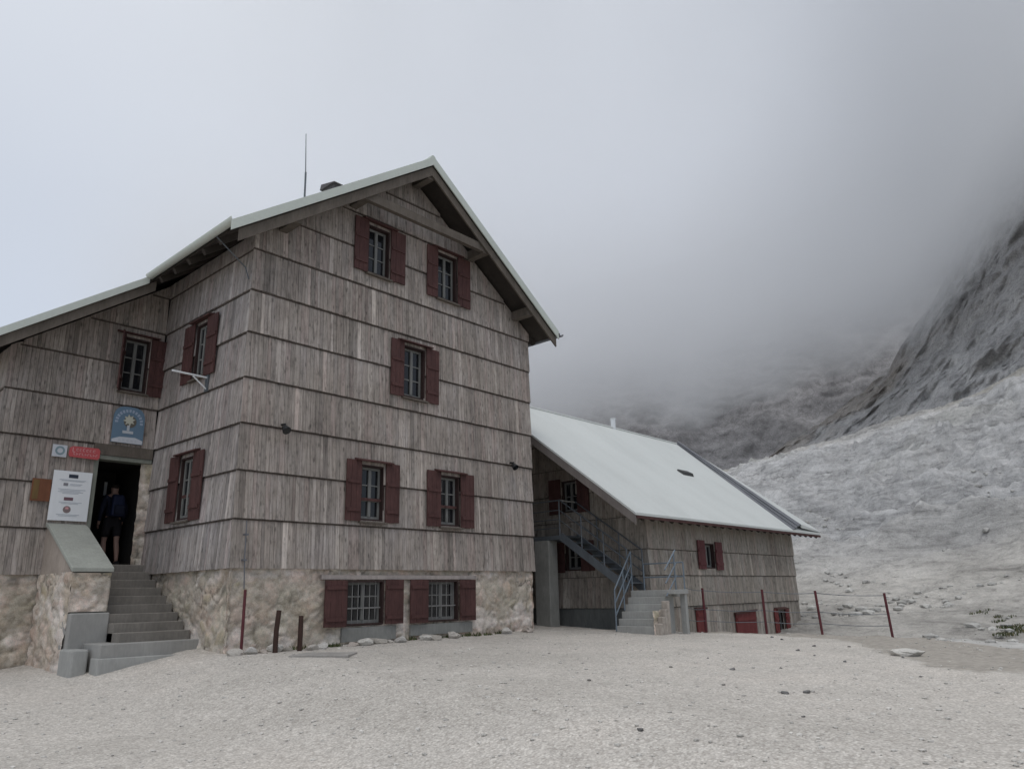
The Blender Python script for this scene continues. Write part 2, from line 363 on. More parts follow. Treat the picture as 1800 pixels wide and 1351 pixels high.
w = np.clip(slab*1.0+.15, 0, 1)[..., None]; col = cS*(1-w)+cR*w
crev = np.clip(np.clip(-strata*.9-.2, 0, 1)+np.clip(-fine*1.1-.25, 0, 1), 0, 1)[..., None]*slab[..., None]; col = col*(1-.55*crev)*(1+.10*np.clip(fine, 0, 1)[..., None]*slab[..., None])
grassy = (np.clip(fbm(PX*.10, PY*.10, 0, 4, 95)-.25, 0, 1)*sstep(.6, .8, T))[..., None]; col = col*(1-.35*grassy)+np.array([.27, .26, .20])*.35*grassy
struct(grid_mesh("rocky_slope", PX, PY, HZ, SLOPE, col=col))

CLIFF = m_rock("dark_cliff_rock", [(.25, .72), (.42, .92), (.55, 1.03), (.76, 1.2)], .09, rot=(0, .35, .4), stretch=(1, 1, .9), bs=.6, bd=1.2)
def cliff(name, az0, az1, na, nt_, skyl, rb, rtp, base_el, seed, colr, gully=False, zk=1.0, am=1.0):
    az = np.linspace(az0, az1, na); tt = np.linspace(0, 1, nt_); AZ, T = np.meshgrid(az, tt, indexing='ij')
    top = np.interp(AZ, *skyl); el = base_el + (top-base_el)*T
    r = rb + (rtp-rb)*(T**1.1)
    X, Y = polar(AZ, r); Z = CAM.z + r*np.tan(np.radians(el))
    n1 = ridged(X*.014, Y*.014, Z*.009, 6, seed, .55); n2 = fbm(X*.03, Y*.03, Z*.03*zk, 6, seed+20, .6); n3 = ridged(X*.05+Z*.02, Y*.05, Z*.05*zk, 5, seed+40)
    n4 = ridged(X*.14, Y*.14+Z*.04, Z*.15*zk, 4, seed+50)
    r = r + am*(7*n1 + 3.5*n2 + 2.4*n3 + .8*n4)
    lq = Z/7.5+.9*fbm(X*.02, Y*.02, 0, 4, seed+70)+.25*n3; fr = lq-np.floor(lq); r = r + am*am*1.7*(sstep(0, .72, fr)-sstep(.72, 1.0, fr))
    gl = np.clip(ridged(X*.045, Y*.045, Z*.010, 4, seed+90)-.75, 0, 1); r = r + am*3.2*gl
    X, Y = polar(AZ, r); Z = Z + 2.5*n2
    c = np.array(colr)[None, None]*np.ones(X.shape+(3,)); g = np.clip(n1*.35+.1, -.4, .5)[..., None]; c = c*(1+g)
    scree = (sstep(.0, .5, fbm(X*.012, Y*.012, 0, 3, seed+60)) * sstep(.45, .05, T))[..., None]; c = c*(1+.22*np.clip(n3, -1, 1)[..., None]+.16*np.clip(n4, -1, 1)[..., None]); c = c*(1-scree)+np.array([.28, .258, .24])*scree
    if gully:
        q = (sstep(2.6, .3, top-el+.8*n3)*sstep(16.5, 14.5, el))[..., None]; c = c*(1-q)+np.array([.33, .305, .28])*q
    return struct(grid_mesh(name, X, Y, Z, CLIFF, col=np.clip(c, .02, .8)))
cliff("mountain", 66, 122, 420, 330, ([66, 69, 72, 75.7, 78, 80, 82, 84, 86, 90, 96, 110, 122], [8.5, 10.6, 12.4, 14.8, 17.6, 20.5, 24, 28, 31, 36, 42, 46, 46]), 150, 265, 4.0, 200, (.285, .28, .276), True)
cliff("mountain", 22, 96, 300, 200, ([22, 40, 50, 60, 70, 80, 96], [15, 18, 22.5, 24, 26, 28, 32]), 345, 475, 3.0, 300, (.165, .16, .16), False, .6, .45)

def cloud():
    az = np.linspace(10, 124, 145); e_ = np.linspace(0, 1, 70)**1.3; AZ, E_ = np.meshgrid(az, e_, indexing='ij')
    e0 = np.interp(AZ, [22, 45, 50, 57, 66, 70, 74, 78, 80, 82, 84, 88, 95, 110, 124], [13, 12.0, 11.6, 11.5, 12.2, 12.6, 13.7, 16.2, 17.8, 19.7, 21.6, 23.5, 25, 27, 28])
    X0, Y0 = polar(AZ, 280.0)
    e0 = e0 + .9*fbm(AZ*.16, AZ*0, 0, 3, 400)
    el = e0 + (64-e0)*E_; de = el-e0
    wgt = sstep(12, 46, AZ); wgt = wgt*sstep(124, 116, AZ)
    th = 190*(1-np.exp(-(de/6.3)**1.25))*wgt*sstep(64, 50, el)
    thin = .80*sstep(7, 20, de)*sstep(104, 62, AZ); th = th*(1-thin)
    th = th*(1+.16*fbm(AZ*.14, el*.18, 0, 4, 410)) + .02
    rf = np.interp(AZ, [22, 60, 72, 80, 85, 90, 124], [255, 250, 220, 190, 155, 125, 110]); rf = rf + (1-sstep(0, 1, de/7))*25
    rb = rf+th
    def xyz(r):
        X, Y = polar(AZ, r); return X, Y, CAM.z + r*np.tan(np.radians(el))
    A = np.stack(xyz(rf), -1); B = np.stack(xyz(rb), -1); n, k = AZ.shape
    v = np.concatenate([A.reshape(-1, 3), B.reshape(-1, 3)]); idx = np.arange(n*k).reshape(n, k); off = n*k
    f = [(a, b, c, d) for a, b, c, d in np.stack([idx[:-1, :-1], idx[1:, :-1], idx[1:, 1:], idx[:-1, 1:]], -1).reshape(-1, 4).tolist()]
    f += [(d+off, c+off, b+off, a+off) for a, b, c, d in list(f)]
    ring = [idx[i, 0] for i in range(n)]+[idx[n-1, j] for j in range(1, k)]+[idx[i, k-1] for i in range(n-2, -1, -1)]+[idx[0, j] for j in range(k-2, 0, -1)]
    for a, b in zip(ring, ring[1:]+ring[:1]): f.append((int(b), int(a), int(a+off), int(b+off)))
    me = bpy.data.meshes.new("cloud"); me.from_pydata(v.tolist(), [], f)
    bm = bmesh.new(); bm.from_mesh(me); bmesh.ops.recalc_face_normals(bm, faces=bm.faces); bm.to_mesh(me); bm.free()
    m = bpy.data.materials.new("cloud_vapour"); m.use_nodes = True; t = m.node_tree; t.nodes.clear()
    o = t.nodes.new("ShaderNodeOutputMaterial"); p = t.nodes.new("ShaderNodeVolumePrincipled")
    p.inputs['Color'].default_value = (.985, .99, 1.0, 1); p.inputs['Density'].default_value = .032; p.inputs['Anisotropy'].default_value = 0.0
    t.links.new(p.outputs[0], o.inputs['Volume']); me.materials.append(m)
    ob = bpy.data.objects.new("cloud", me); COL.objects.link(ob)
    stuff(ob, "low grey cloud hanging on the dark cliff and hiding its top", "cloud")
cloud()

# ------------------------------------------------------------------ wall planes and cladding
class Plane:
    def __init__(s, o, u, n): s.o, s.u, s.n = Vector(o), Vector(u), Vector(n)
    def P(s, u, z, d=0.0): return s.o + s.u*u + Vector((0, 0, z)) + s.n*d
    def box(s, mb, u0, u1, z0, z1, d0, d1, col=None):
        return mb.hexa([s.P(u0, z0, d0), s.P(u1, z0, d0), s.P(u1, z0, d1), s.P(u0, z0, d1)], [s.P(u0, z1, d0), s.P(u1, z1, d0), s.P(u1, z1, d1), s.P(u0, z1, d1)], col)
WOODC = [np.array(c) for c in ((.315, .285, .262), (.295, .268, .248), (.33, .302, .28), (.285, .262, .242), (.315, .275, .256), (.30, .275, .258))]
def clad(pl, u0, u1, rows, openings, topfn, parent, tint=(1, 1, 1), proud=.045, seed=1, wmin=.058, wmax=.115, shade_h=.024, shade_c=(.085, .071, .063)):
    rd = random.Random(seed); mb = MB(); tint = np.array(tint)
    for k in range(len(rows)-1):
        zb, zt = rows[k], rows[k+1]; u = u0
        while u < u1-1e-4:
            wd = min(rd.uniform(wmin, wmax), u1-u)
            if u1-(u+wd) < .05: wd = u1-u
            a, b = u+.0026, u+wd-.0026; lo = zb+rd.uniform(-.004, .004)
            c = WOODC[rd.randrange(6)]*np.array((1.0, .975, .955))*rd.uniform(.90, 1.16)*tint
            if rd.random() < .05: c = c*1.35
            if rd.random() < .05: c = c*.76
            jit = rd.uniform(-.003, .003)
            ta, tb = topfn(a), topfn(b)
            hi_a, hi_b = min(zt+.05, ta), min(zt+.05, tb)
            iv = [(lo, None)]; cuts = sorted([(o[2], o[3]) for o in openings if o[0]-.001 < (a+b)/2 < o[1]+.001])
            segs = []; cur = lo
            for z0, z1 in cuts:
                if z1 <= cur: continue
                if z0 > max(hi_a, hi_b): break
                if z0 > cur: segs.append((cur, z0, z0))
                cur = max(cur, z1)
            if cur < min(hi_a, hi_b)-.01: segs.append((cur, hi_a, hi_b))
            def dd_(z): t = (z-zb)/(zt+.05-zb); return proud*(1-t)+.004*t+jit
            for s0, e1, e2 in segs:
                mb.hexa([pl.P(a, s0, dd_(s0)-.024), pl.P(b, s0, dd_(s0)-.024), pl.P(b, s0, dd_(s0)), pl.P(a, s0, dd_(s0))],
                        [pl.P(a, e1, dd_(e1)-.024), pl.P(b, e2, dd_(e2)-.024), pl.P(b, e2, dd_(e2)), pl.P(a, e1, dd_(e1))], tuple(c))
            u += wd
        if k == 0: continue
        xs = sorted({u0, u1}|{q for o in openings if o[2] < zb < o[3]+.05 for q in o[:2] if u0 < q < u1})   # dark strip under the overhang, added as each row's shadow line
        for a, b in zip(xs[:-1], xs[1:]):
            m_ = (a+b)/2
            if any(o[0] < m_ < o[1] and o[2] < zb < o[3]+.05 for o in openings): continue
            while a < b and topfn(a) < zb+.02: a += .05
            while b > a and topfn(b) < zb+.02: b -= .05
            if b-a > .1: pl.box(mb, a, b, zb-.006-shade_h, zb-.006, -.01, proud-.022, shade_c)
    return obj("cladding", mb, PLANK, parent)
def window(pl, u0, u1, z0, z1, wl, wr, parent, sz=None, cap=True, open_l=0, open_r=0, shm=None, bars=2, split=True, sash=None, depth=.12, batt=(.16, .62), guard=None):
    shm = shm or SHUT; sz = sz or (z0-.03, z1+.06); sash = sash or SASH
    f = MB(); t = .035
    s0, s1 = -depth, -depth+.045
    pl.box(f, u0+t, u0+t+.05, z0+t, z1-t, s0, s1); pl.box(f, u1-t-.05, u1-t, z0+t, z1-t, s0, s1)
    pl.box(f, u0+t+.05, u1-t-.05, z0+t, z0+t+.06, s0, s1); pl.box(f, u0+t+.05, u1-t-.05, z1-t-.05, z1-t, s0, s1)
    um = (u0+u1)/2
    if split: pl.box(f, um-.034, um+.034, z0+t+.06, z1-t-.05, s0, s1+.012)
    halves = [(u0+t+.05, um-.034), (um+.034, u1-t-.05)] if split else [(u0+t+.05, u1-t-.05)]
    for a, b in halves:
        for k in range(bars):
            zz = z0+t+.06+(z1-z0-2*t-.11)*(k+1)/(bars+1); pl.box(f, a, b, zz-.013, zz+.013, s0+.01, s1-.008)
    wn = obj("window", f, sash, parent)
    rv = MB(); pl.box(rv, u0-.001, u0+t, z0, z1, -.23, .03); pl.box(rv, u1-t, u1+.001, z0, z1, -.23, .03)
    pl.box(rv, u0+t, u1-t, z1-t, z1, -.23, .03); pl.box(rv, u0+t, u1-t, z0, z0+t, -.23, .03); obj("reveal", rv, REVEAL, wn)
    g = MB(); pl.box(g, u0+t, u1-t, z0+t, z1-t, s0+.012, s0+.02); obj("pane", g, GLASS, wn)
    if guard == 'bar':
        gb = MB(); zz = z0+(z1-z0)*.36; pl.box(gb, u0+t, u1-t, zz, zz+.055, -.05, -.02); obj("closing_bar", gb, SHUT, wn)
    elif guard == 'grille':
        gb = MB(); zz = z0+(z1-z0)*.38; pl.box(gb, u0+t, u1-t, zz-.012, zz+.012, -.055, -.03)
        for k in range(1, 6): uu = u0+t+(u1-u0-2*t)*k/6; pl.box(gb, uu-.007, uu+.007, z0+t, z1-t, -.03, -.018)
        obj("grille", gb, m_paint("pale_iron_grille", (.20, .195, .19), .7, .4), wn)
    rd = random.Random(int(u0*100+z0*37))
    for side, wd, op in ((-1, wl, open_l), (1, wr, open_r)):
        if wd <= 0: continue
        s = MB(); hinge = u0-.01 if side < 0 else u1+.01; n = max(2, round(wd/.14)); ang = R(op)
        def Q(q, z, d):       # q: distance from the hinge
            return pl.P(hinge+side*(q*math.cos(ang)-(d-.05)*math.sin(ang)), z, .05+(d-.05)*math.cos(ang)+q*math.sin(ang))
        def qb(q0, q1, za, zb, d0, d1): s.hexa([Q(q0, za, d0), Q(q1, za, d0), Q(q1, za, d1), Q(q0, za, d1)], [Q(q0, zb, d0), Q(q1, zb, d0), Q(q1, zb, d1), Q(q0, zb, d1)])
        dz = rd.uniform(-.012, .012)
        for k in range(n): qb(wd*k/n+.002, wd*(k+1)/n-.002, sz[0]+dz+rd.uniform(-.006, .006), sz[1]+dz, .056, .082+rd.uniform(-.002, .002))
        for fr in batt:
            zz = sz[0]+(sz[1]-sz[0])*fr; qb(.02, wd-.02, zz, zz+.07, .082, .104)
        obj("shutter", s, shm, wn)
    if cap:
        c = MB(); a, b = u0-.16, u1+.16
        c.hexa([pl.P(a, z1+.07, .02), pl.P(b, z1+.07, .02), pl.P(b, z1+.055, .15), pl.P(a, z1+.055, .15)], [pl.P(a, z1+.12, .02), pl.P(b, z1+.12, .02), pl.P(b, z1+.08, .15), pl.P(a, z1+.08, .15)])
        obj("drip_board", c, SHUT, wn)
        si = MB(); a, b = u0-.04, u1+.04
        si.hexa([pl.P(a, z0-.055, .0), pl.P(b, z0-.055, .0), pl.P(b, z0-.06, .12), pl.P(a, z0-.06, .12)], [pl.P(a, z0-.005, .0), pl.P(b, z0-.005, .0), pl.P(b, z0-.025, .12), pl.P(a, z0-.025, .12)])
        obj("sill", si, WOOD, wn)
    return wn

STC = [(.40, .355, .30), (.46, .42, .37), (.36, .305, .265), (.50, .47, .43), (.30, .275, .245), (.42, .355, .315), (.54, .51, .47), (.35, .32, .25)]
def rubble(name, pl, u0, u1, z0, z1, parent, openings=(), seed=5, size=.23, back=.10, step=.030):
    rg = np.random.default_rng(seed)
    us = np.arange(u0, u1+step, step); us[-1] = u1; zs = np.arange(z0, z1+step, step); zs[-1] = z1
    U, Zg = np.meshgrid(us, zs, indexing='ij')
    n = max(6, int((u1-u0)*(z1-z0)/(size*size*.62))); px = rg.uniform(u0-.2, u1+.2, n); pz = rg.uniform(z0-.2, z1+.2, n); sc_ = rg.uniform(.55, 1.9, n)
    wu = U+.05*fbm(U*4, Zg*4, 0, 3, seed); wz = Zg+.05*fbm(U*4+9, Zg*4, 0, 3, seed+3)
    D = np.hypot((wu[..., None]-px)*.8, (wz[..., None]-pz)*1.15)/sc_
    o = np.argsort(D, -1)[..., :2]; d1 = np.take_along_axis(D, o[..., :1], -1)[..., 0]; d2 = np.take_along_axis(D, o[..., 1:2], -1)[..., 0]
    g = np.clip((d2-d1)/.14, 0, 1); bul = (1-(1-g)**2)
    hgt = rg.uniform(-.012, .022, n)[o[..., 0]]
    dep = -.02+.030*bul+hgt*g+.011*fbm(U*7, Zg*7, 0, 5, seed+6, .6)+.006*fbm(U*2, Zg*2, 0, 3, seed+5)
    pal = np.array(STC)[rg.integers(0, len(STC), n)]*rg.uniform(.82, 1.15, (n, 1)); c = pal[o[..., 0]]
    mort = sstep(.10, .45, g)[..., None]; cov = sstep(-.1, .35, fbm(U*1.3, Zg*1.5, 0, 5, seed+8, .6))[..., None]*.60
    mc = np.array([.41, .38, .335]); c = c*mort+mc*(1-mort); jn = (sstep(.16, .02, g)*sstep(-.2, .5, fbm(U*2.2, Zg*2.2, 0, 3, seed+21)))[..., None]*.6; c = c*(1-jn); tn = sstep(-.3, .5, fbm(U*.9+5, Zg*1.4, 0, 4, seed+11))[..., None]; wh = sstep(.25, .5, fbm(U*1.6+3, Zg*1.9, 0, 4, seed+12))[..., None]; c = c*(1-cov)+(np.array([.41, .36, .315])*tn+np.array([.36, .34, .29])*(1-tn))*cov; c = c*1.12; c = c*(1-wh*.75)+np.array([.62, .59, .56])*wh*.75; gr = (sstep(.1, .6, fbm(U*1.2+8, Zg*1.2+4, 0, 4, seed+13))*.35)[..., None]; c = c*(1-gr)+np.array([.27, .255, .21])*gr
    N = pl.n; O = pl.o
    X = O.x+pl.u.x*U+N.x*dep; Y = O.y+pl.u.y*U+N.y*dep; Z = Zg
    mask = np.ones((len(us)-1, len(zs)-1), bool); cu = (U[:-1, :-1]+U[1:, 1:])/2; cz = (Zg[:-1, :-1]+Zg[1:, 1:])/2
    for a, b, c0, c1 in openings: mask &= ~((cu > a) & (cu < b) & (cz > c0) & (cz < c1))
    return grid_mesh(name, X, Y, Z, STONE, parent, col=c, mask=mask)

# ------------------------------------------------------------------ the main hut
Wd, D, LWX, RIDGE, RT, PITCH = 7.865, 3.637, -2.81, 3.88, 9.36, .72
YB = 9.6
hut = thing("mountain_hut", "tall weathered timber mountain hut on a rubble stone base with dark red shutters", "mountain hut", (Wd/2, 4, -1.4))
def roof_z(x): return RT-PITCH*abs(x-RIDGE)
rows = [0, .85, 1.70, 2.548, 3.40, 4.27, 5.11, 5.95, 6.78, 7.60, 8.42, 9.2]
FR = Plane((0, 0, 0), (1, 0, 0), (0, -1, 0)); SD = Plane((0, 0, 0), (0, 1, 0), (-1, 0, 0)); LW = Plane((0, D, 0), (1, 0, 0), (0, -1, 0))
LS = Plane((LWX, D, 0), (0, 1, 0), (-1, 0, 0)); RS = Plane((Wd, 0, 0), (0, 1, 0), (1, 0, 0))
fo = [(2.60, 3.20, .95, 2.07), (4.75, 5.34, .95, 2.07), (3.64, 4.27, 3.68, 4.86), (2.58, 3.18, 6.27, 7.42), (4.62, 5.26, 6.27, 7.46)]
so = [(1.66, 2.23, .96, 2.17), (1.58, 2.11, 3.75, 4.90)]
lo_ = [(-.87, -.34, 3.70, 4.86)]
door = (-1.07, -.27, .20, 2.24)
soff = lambda x: roof_z(x)-.30
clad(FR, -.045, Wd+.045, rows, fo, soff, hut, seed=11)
clad(SD, 0.0, D, rows[:9], so, lambda y: roof_z(0)-.30, hut, tint=(1.03, 1.06, 1.11), seed=12)  # side boards tinted lighter and bluer, painting in light from the left
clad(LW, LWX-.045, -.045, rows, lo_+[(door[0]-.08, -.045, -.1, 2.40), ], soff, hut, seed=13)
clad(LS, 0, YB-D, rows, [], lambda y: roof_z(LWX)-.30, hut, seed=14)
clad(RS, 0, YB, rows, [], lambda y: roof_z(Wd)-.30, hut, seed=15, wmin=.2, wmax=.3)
# masonry cores behind the boards
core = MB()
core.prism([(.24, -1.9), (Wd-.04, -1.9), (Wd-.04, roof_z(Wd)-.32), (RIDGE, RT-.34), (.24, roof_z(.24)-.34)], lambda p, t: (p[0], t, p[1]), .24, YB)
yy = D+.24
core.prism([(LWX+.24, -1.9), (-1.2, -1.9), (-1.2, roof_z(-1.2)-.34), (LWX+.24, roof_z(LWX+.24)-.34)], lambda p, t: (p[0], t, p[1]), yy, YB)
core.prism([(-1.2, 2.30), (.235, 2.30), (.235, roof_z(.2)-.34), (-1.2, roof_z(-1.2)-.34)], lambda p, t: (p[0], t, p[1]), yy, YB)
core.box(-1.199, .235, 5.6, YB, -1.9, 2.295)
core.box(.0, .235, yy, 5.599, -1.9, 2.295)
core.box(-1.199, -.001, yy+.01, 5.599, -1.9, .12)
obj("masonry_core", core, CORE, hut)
fl = MB(); fl.box(-1.199, -.001, D-.1, 5.599, .125, .195); obj("vestibule_floor", fl, STEP, hut)

bo = [(1.86, 3.73, -1.05, -.20), (3.92, 5.80, -1.06, -.20)]
hole = [(2.36, 3.26, -1.04, -.20), (4.41, 5.31, -1.05, -.20)]
PF = Plane((0, .03, 0), (1, 0, 0), (0, -1, 0)); PS = Plane((.03, 0, 0), (0, 1, 0), (-1, 0, 0)); PL = Plane((0, D+.03, 0), (1, 0, 0), (0, -1, 0))
rubble("stone_plinth", PF, .0, Wd, -1.8, .03, hut, hole, 5)
rubble("stone_plinth", PS, .0, D+.05, -1.8, .03, hut, (), 6)
rubble("stone_plinth", PL, LWX, -1.1, -2.0, .03, hut, (), 7)
rubble("stone_plinth", Plane((LWX+.03, D, 0), (0, 1, 0), (-1, 0, 0)), 0, 6, -2.0, .03, hut, (), 8, step=.08)
rubble("stone_plinth", Plane((Wd-.03, 0, 0), (0, 1, 0), (1, 0, 0)), 0, 9, -1.8, .03, hut, (), 9, step=.06)
for a, (wl, wr) in zip(hole, ((.50, .46), (.49, .48))):
    window(FR, a[0], a[1], a[2], a[3], wl, wr, hut, sz=(a[2]-.01, a[3]), cap=False, depth=.12, batt=(.12, .8), guard='grille')
lt = MB(); FR.box(lt, 1.80, 5.88, -.185, -.105, -.1, .02); obj("concrete_lintel", lt, m_paint("pinkish_lintel", (.34, .30, .28), .92, .4), hut)
ap = MB(); FR.box(ap, 2.30, 3.60, -1.33, -1.075, -.1, .015); FR.box(ap, 3.98, 5.75, -1.30, -1.085, -.1, .013); obj("cement_apron", ap, CONC, hut)
# windows
for o, (wl, wr) in zip(fo, ((.36, .36), (.40, .42), (.36, .38), (.36, .42), (.34, .42))):
    window(FR, *o, wl, wr, hut, guard='bar' if o[2] < 2 else None)
window(SD, *so[0], .42, .40, hut, depth=.07, guard='bar'); window(SD, *so[1], .42, .44, hut, depth=.07)
window(LW, *lo_[0], .30, .36, hut, open_l=62)
# door frame
df = MB(); LW.box(df, door[0]-.085, door[0], .12, 2.30, -.25, .03); LW.box(df, door[0]-.085, -.05, 2.24, 2.32, -.25, .035)
obj("door_frame", df, m_paint("grey_green_door_post", (.20, .21, .18), .85, .4), hut)
hd = MB(); LW.box(hd, door[0]-.12, -.05, 2.325, 2.545, -.05, .055); obj("door_header", hd, WOOD, hut)
rubble("door_jamb", Plane((0, D-.01, 0), (1, 0, 0), (0, -1, 0)), door[1]+.03, -.0, .1, 2.235, hut, (), 10, size=.2)
# roof
rf = MB()
def slab_poly(mb, pts, zf, top, bot, col=None):     # extrude plan polygon between roof plane offsets
    mb.prism([(x, y) for x, y in pts], lambda p, t: (p[0], p[1], zf(p[0])+t), bot, top, col)
YF, YV, XL, XR, XC = -.70, 2.86, -.74, 8.34, -3.45
zf = lambda x: roof_z(x)
slab_poly(rf, [(RIDGE, YF), (RIDGE, YB+.5), (XL, YB+.5), (XL, YF)], zf, 0, -.05)
slab_poly(rf, [(XL-.001, YV), (XL-.001, YB+.5), (XC, YB+.5), (XC, YV)], zf, 0, -.05)
slab_poly(rf, [(RIDGE+.001, YF), (XR, YF), (XR, YB+.5), (RIDGE+.001, YB+.5)], zf, 0, -.05)
rf.tube([(RIDGE, YF, RT+.0), (RIDGE, YB+.5, RT+.0)], .075, 10)
k = -.2
for i in range(14):
    y = YF+.75*i+.35
    rf.bar((RIDGE-.1, y, zf(RIDGE-.1)+.012), (XL if y < YV else XC, y, zf(XL if y < YV else XC)+.012), .03, .03)
    rf.bar((RIDGE+.1, y, zf(RIDGE+.1)+.012), (XR, y, zf(XR)+.012), .03, .03)
roof = obj("roof", rf, ROOFM, hut)
tr = MB()
def verge(mb, x0, x1, y0, y1, t0, t1):
    mb.prism([(x0, zf(x0)+t0), (x1, zf(x1)+t0), (x1, zf(x1)+t1), (x0, zf(x0)+t1)], lambda p, t: (p[0], t, p[1]), y0, y1)
for a_ in ((XL-.13, RIDGE, YF-.03, YF-.003, .02, -.18), (RIDGE+.002, XR, YF-.03, YF-.003, .02, -.20), (XC, XL-.06, YV-.03, YV-.003, .02, -.14)):
    tr = MB(); verge(tr, *a_); obj("verge_trim", tr, ROOFM, roof)
for a_ in ((XL+.05, RIDGE, YF+.03, YF+.07, -.205, -.44), (RIDGE+.002, XR-.05, YF+.03, YF+.07, -.205, -.44), (XC+.05, XL+.1, YV+.03, YV+.07, -.145, -.36)):
    bb = MB(); verge(bb, *a_); obj("bargeboard", bb, WOOD, roof)
dk = MB(); slab_poly(dk, [(RIDGE, YF+.02), (RIDGE, YB+.4), (XL+.03, YB+.4), (XL+.03, YF+.02)], zf, -.055, -.12); slab_poly(dk, [(XL+.029, YV+.02), (XL+.029, YB+.4), (XC+.03, YB+.4), (XC+.03, YV+.02)], zf, -.056, -.119); slab_poly(dk, [(RIDGE+.001, YF+.02), (XR-.03, YF+.02), (XR-.03, YB+.4), (RIDGE+.001, YB+.4)], zf, -.055, -.12)
obj("roof_deck", dk, DARKW, roof)
for x, zo in ((.42, -.46), (7.25, -.46), (2.05, -.46), (5.62, -.46), (RIDGE-.09, -.5)):
    pu = MB(); pu.box(x, x+.18, YF+.09, -.05, zf(x+.09)+zo-.02, zf(x+.09)+zo+.2); obj("purlin", pu, WOOD, roof)
cb = MB(); cb.box(1.98, 5.72, YF+.085, YF+.20, 7.60, 7.80); obj("collar_beam", cb, WOOD, roof)
for y in np.arange(.1, 2.7, .62): rfm = MB(); rfm.bar((.3, y, zf(.3)-.19), (XL+.06, y, zf(XL+.06)-.19), .09, .13); obj("rafter", rfm, DARKW, roof)
for y in np.arange(.1, 2.0, .62): rfm = MB(); rfm.bar((Wd-.2, y, zf(Wd-.2)-.19), (XR-.06, y, zf(XR-.06)-.19), .09, .13); obj("rafter", rfm, DARKW, roof)
gt = MB()
def gutter(mb, a, b, r):
    a, b = Vector(a), Vector(b); n = 8; base = len(mb.v)
    for p in (a, b):
        for rr in (r, r-.012):
            for k in range(n+1):
                t = math.pi+math.pi*k/n; mb.v.append((p.x+rr*math.cos(t), p.y, p.z+rr*math.sin(t)))
    m = n+1
    for k in range(n):
        for q in ((k, k+1, 2*m+k+1, 2*m+k), (m+k+1, m+k, 3*m+k, 3*m+k+1), (k, m+k, m+k+1, k+1), (2*m+k, 2*m+k+1, 3*m+k+1, 3*m+k)): mb.f.append(tuple(base+i for i in q)); mb.c.append(None)
    for q in ((0, 2*m, 3*m, m), (n, m+n, 3*m+n, 2*m+n)): mb.f.append(tuple(base+i for i in q)); mb.c.append(None)
gutter(gt, (XL-.06, YF-.002, zf(XL)-.005), (XL-.06, YV, zf(XL)-.005), .085); obj("gutter", gt, ROOFM, roof)
gt = MB(); gutter(gt, (XC-.07, YV, zf(XC)-.03), (XC-.07, YB, zf(XC)-.03), .085)
obj("gutter", gt, ROOFM, roof)
gt = MB(); gutter(gt, (XR+.07, YF-.06, zf(XR)-.04), (XR+.07, YB, zf(XR)-.04), .085); obj("gutter", gt, METALD, roof)
cw = MB(); cw.tube([(XL-.02, .05, zf(XL)-.1), (-.12, .12, 5.55), (-.085, .03, 5.3)], .013, 6); obj("lightning_conductor", cw, STEEL, hut)
dp = MB(); dp.tube([(.17, -.10, .80), (.18, -.10, .2), (.20, -.12, -.35)], .010, 6)
for z in (.55, .12): dp.box(.15, .21, -.13, -.04, z, z+.03)
obj("cable_conduit", dp, METALD, hut)
ch = MB(); ch.box(3.86, 4.34, 3.30, 3.86, 9.0, 10.36, None); ch.hexa([(3.80, 3.24, 10.36), (4.40, 3.24, 10.36), (4.40, 3.92, 10.36), (3.80, 3.92, 10.36)], [(3.82, 3.26, 10.39), (4.38, 3.26, 10.39), (4.38, 3.90, 10.54), (3.82, 3.90, 10.54)])
obj("chimney", ch, m_paint("sooty_chimney", (.10, .095, .10), .9, .4), roof)

an = thing("antenna", "thin grey rod antenna standing upright above the hut roof ridge", "antenna", (3.88, 4.78, RT))
a_ = MB(); a_.tube([(3.88, 4.78, RT), (3.88, 4.83, 11.35)], .028, 8); obj("mast", a_, STEEL, an)
a_ = MB(); a_.tube([(3.88, 4.83, 11.3), (3.88, 4.94, 12.68)], [.016, .010], 6); obj("rod", a_, STEEL, an)
a_ = MB(); a_.box(3.79, 3.97, 4.70, 4.86, RT-.1, RT+.12); obj("foot", a_, STEEL, an)

# ------------------------------------------------------------------ things fixed to the hut walls
def sign(name, label, pl, u0, u1, z0, z1, mat_, d=.075, th=.015, shape=None):
    mb = MB()
    poly = shape or [(u0, z0), (u1, z0), (u1, z1), (u0, z1)]
    mb.prism(poly, lambda p, t: pl.P(p[0], p[1], t), d, d+th)
    for uu in (u0+.06, u1-.06): pl.box(mb, uu-.015, uu+.015, (z0+z1)/2-.02, (z0+z1)/2+.02, .0, d)
    return tag(obj(name, mb, mat_), label, "sign")
def mark(parent, name, pl, quads, m, d):
    mb = MB()
    for q in quads:
        if len(q) == 4 and not isinstance(q[0], tuple): pl.box(mb, q[0], q[1], q[2], q[3], d, d+.003)
        else: mb.prism(list(q), lambda p, t: pl.P(p[0], p[1], t), d, d+.003)
    return obj(name, mb, m, parent)
def ring(cx, cz, r0_, r1_, a0=0, a1=360, n=24):
    q = []
    for k in range(n):
        a, b = R(a0+(a1-a0)*k/n), R(a0+(a1-a0)*(k+1)/n)
        q.append(((cx+r0_*math.cos(a), cz+r0_*math.sin(a)), (cx+r1_*math.cos(a), cz+r1_*math.sin(a)), (cx+r1_*math.cos(b), cz+r1_*math.sin(b)), (cx+r0_*math.cos(b), cz+r0_*math.sin(b))))
    return q
def disc(cx, cz, r, n=18, sx=1): return tuple((cx+sx*r*math.cos(2*math.pi*k/n), cz+r*math.sin(2*math.pi*k/n)) for k in range(n))
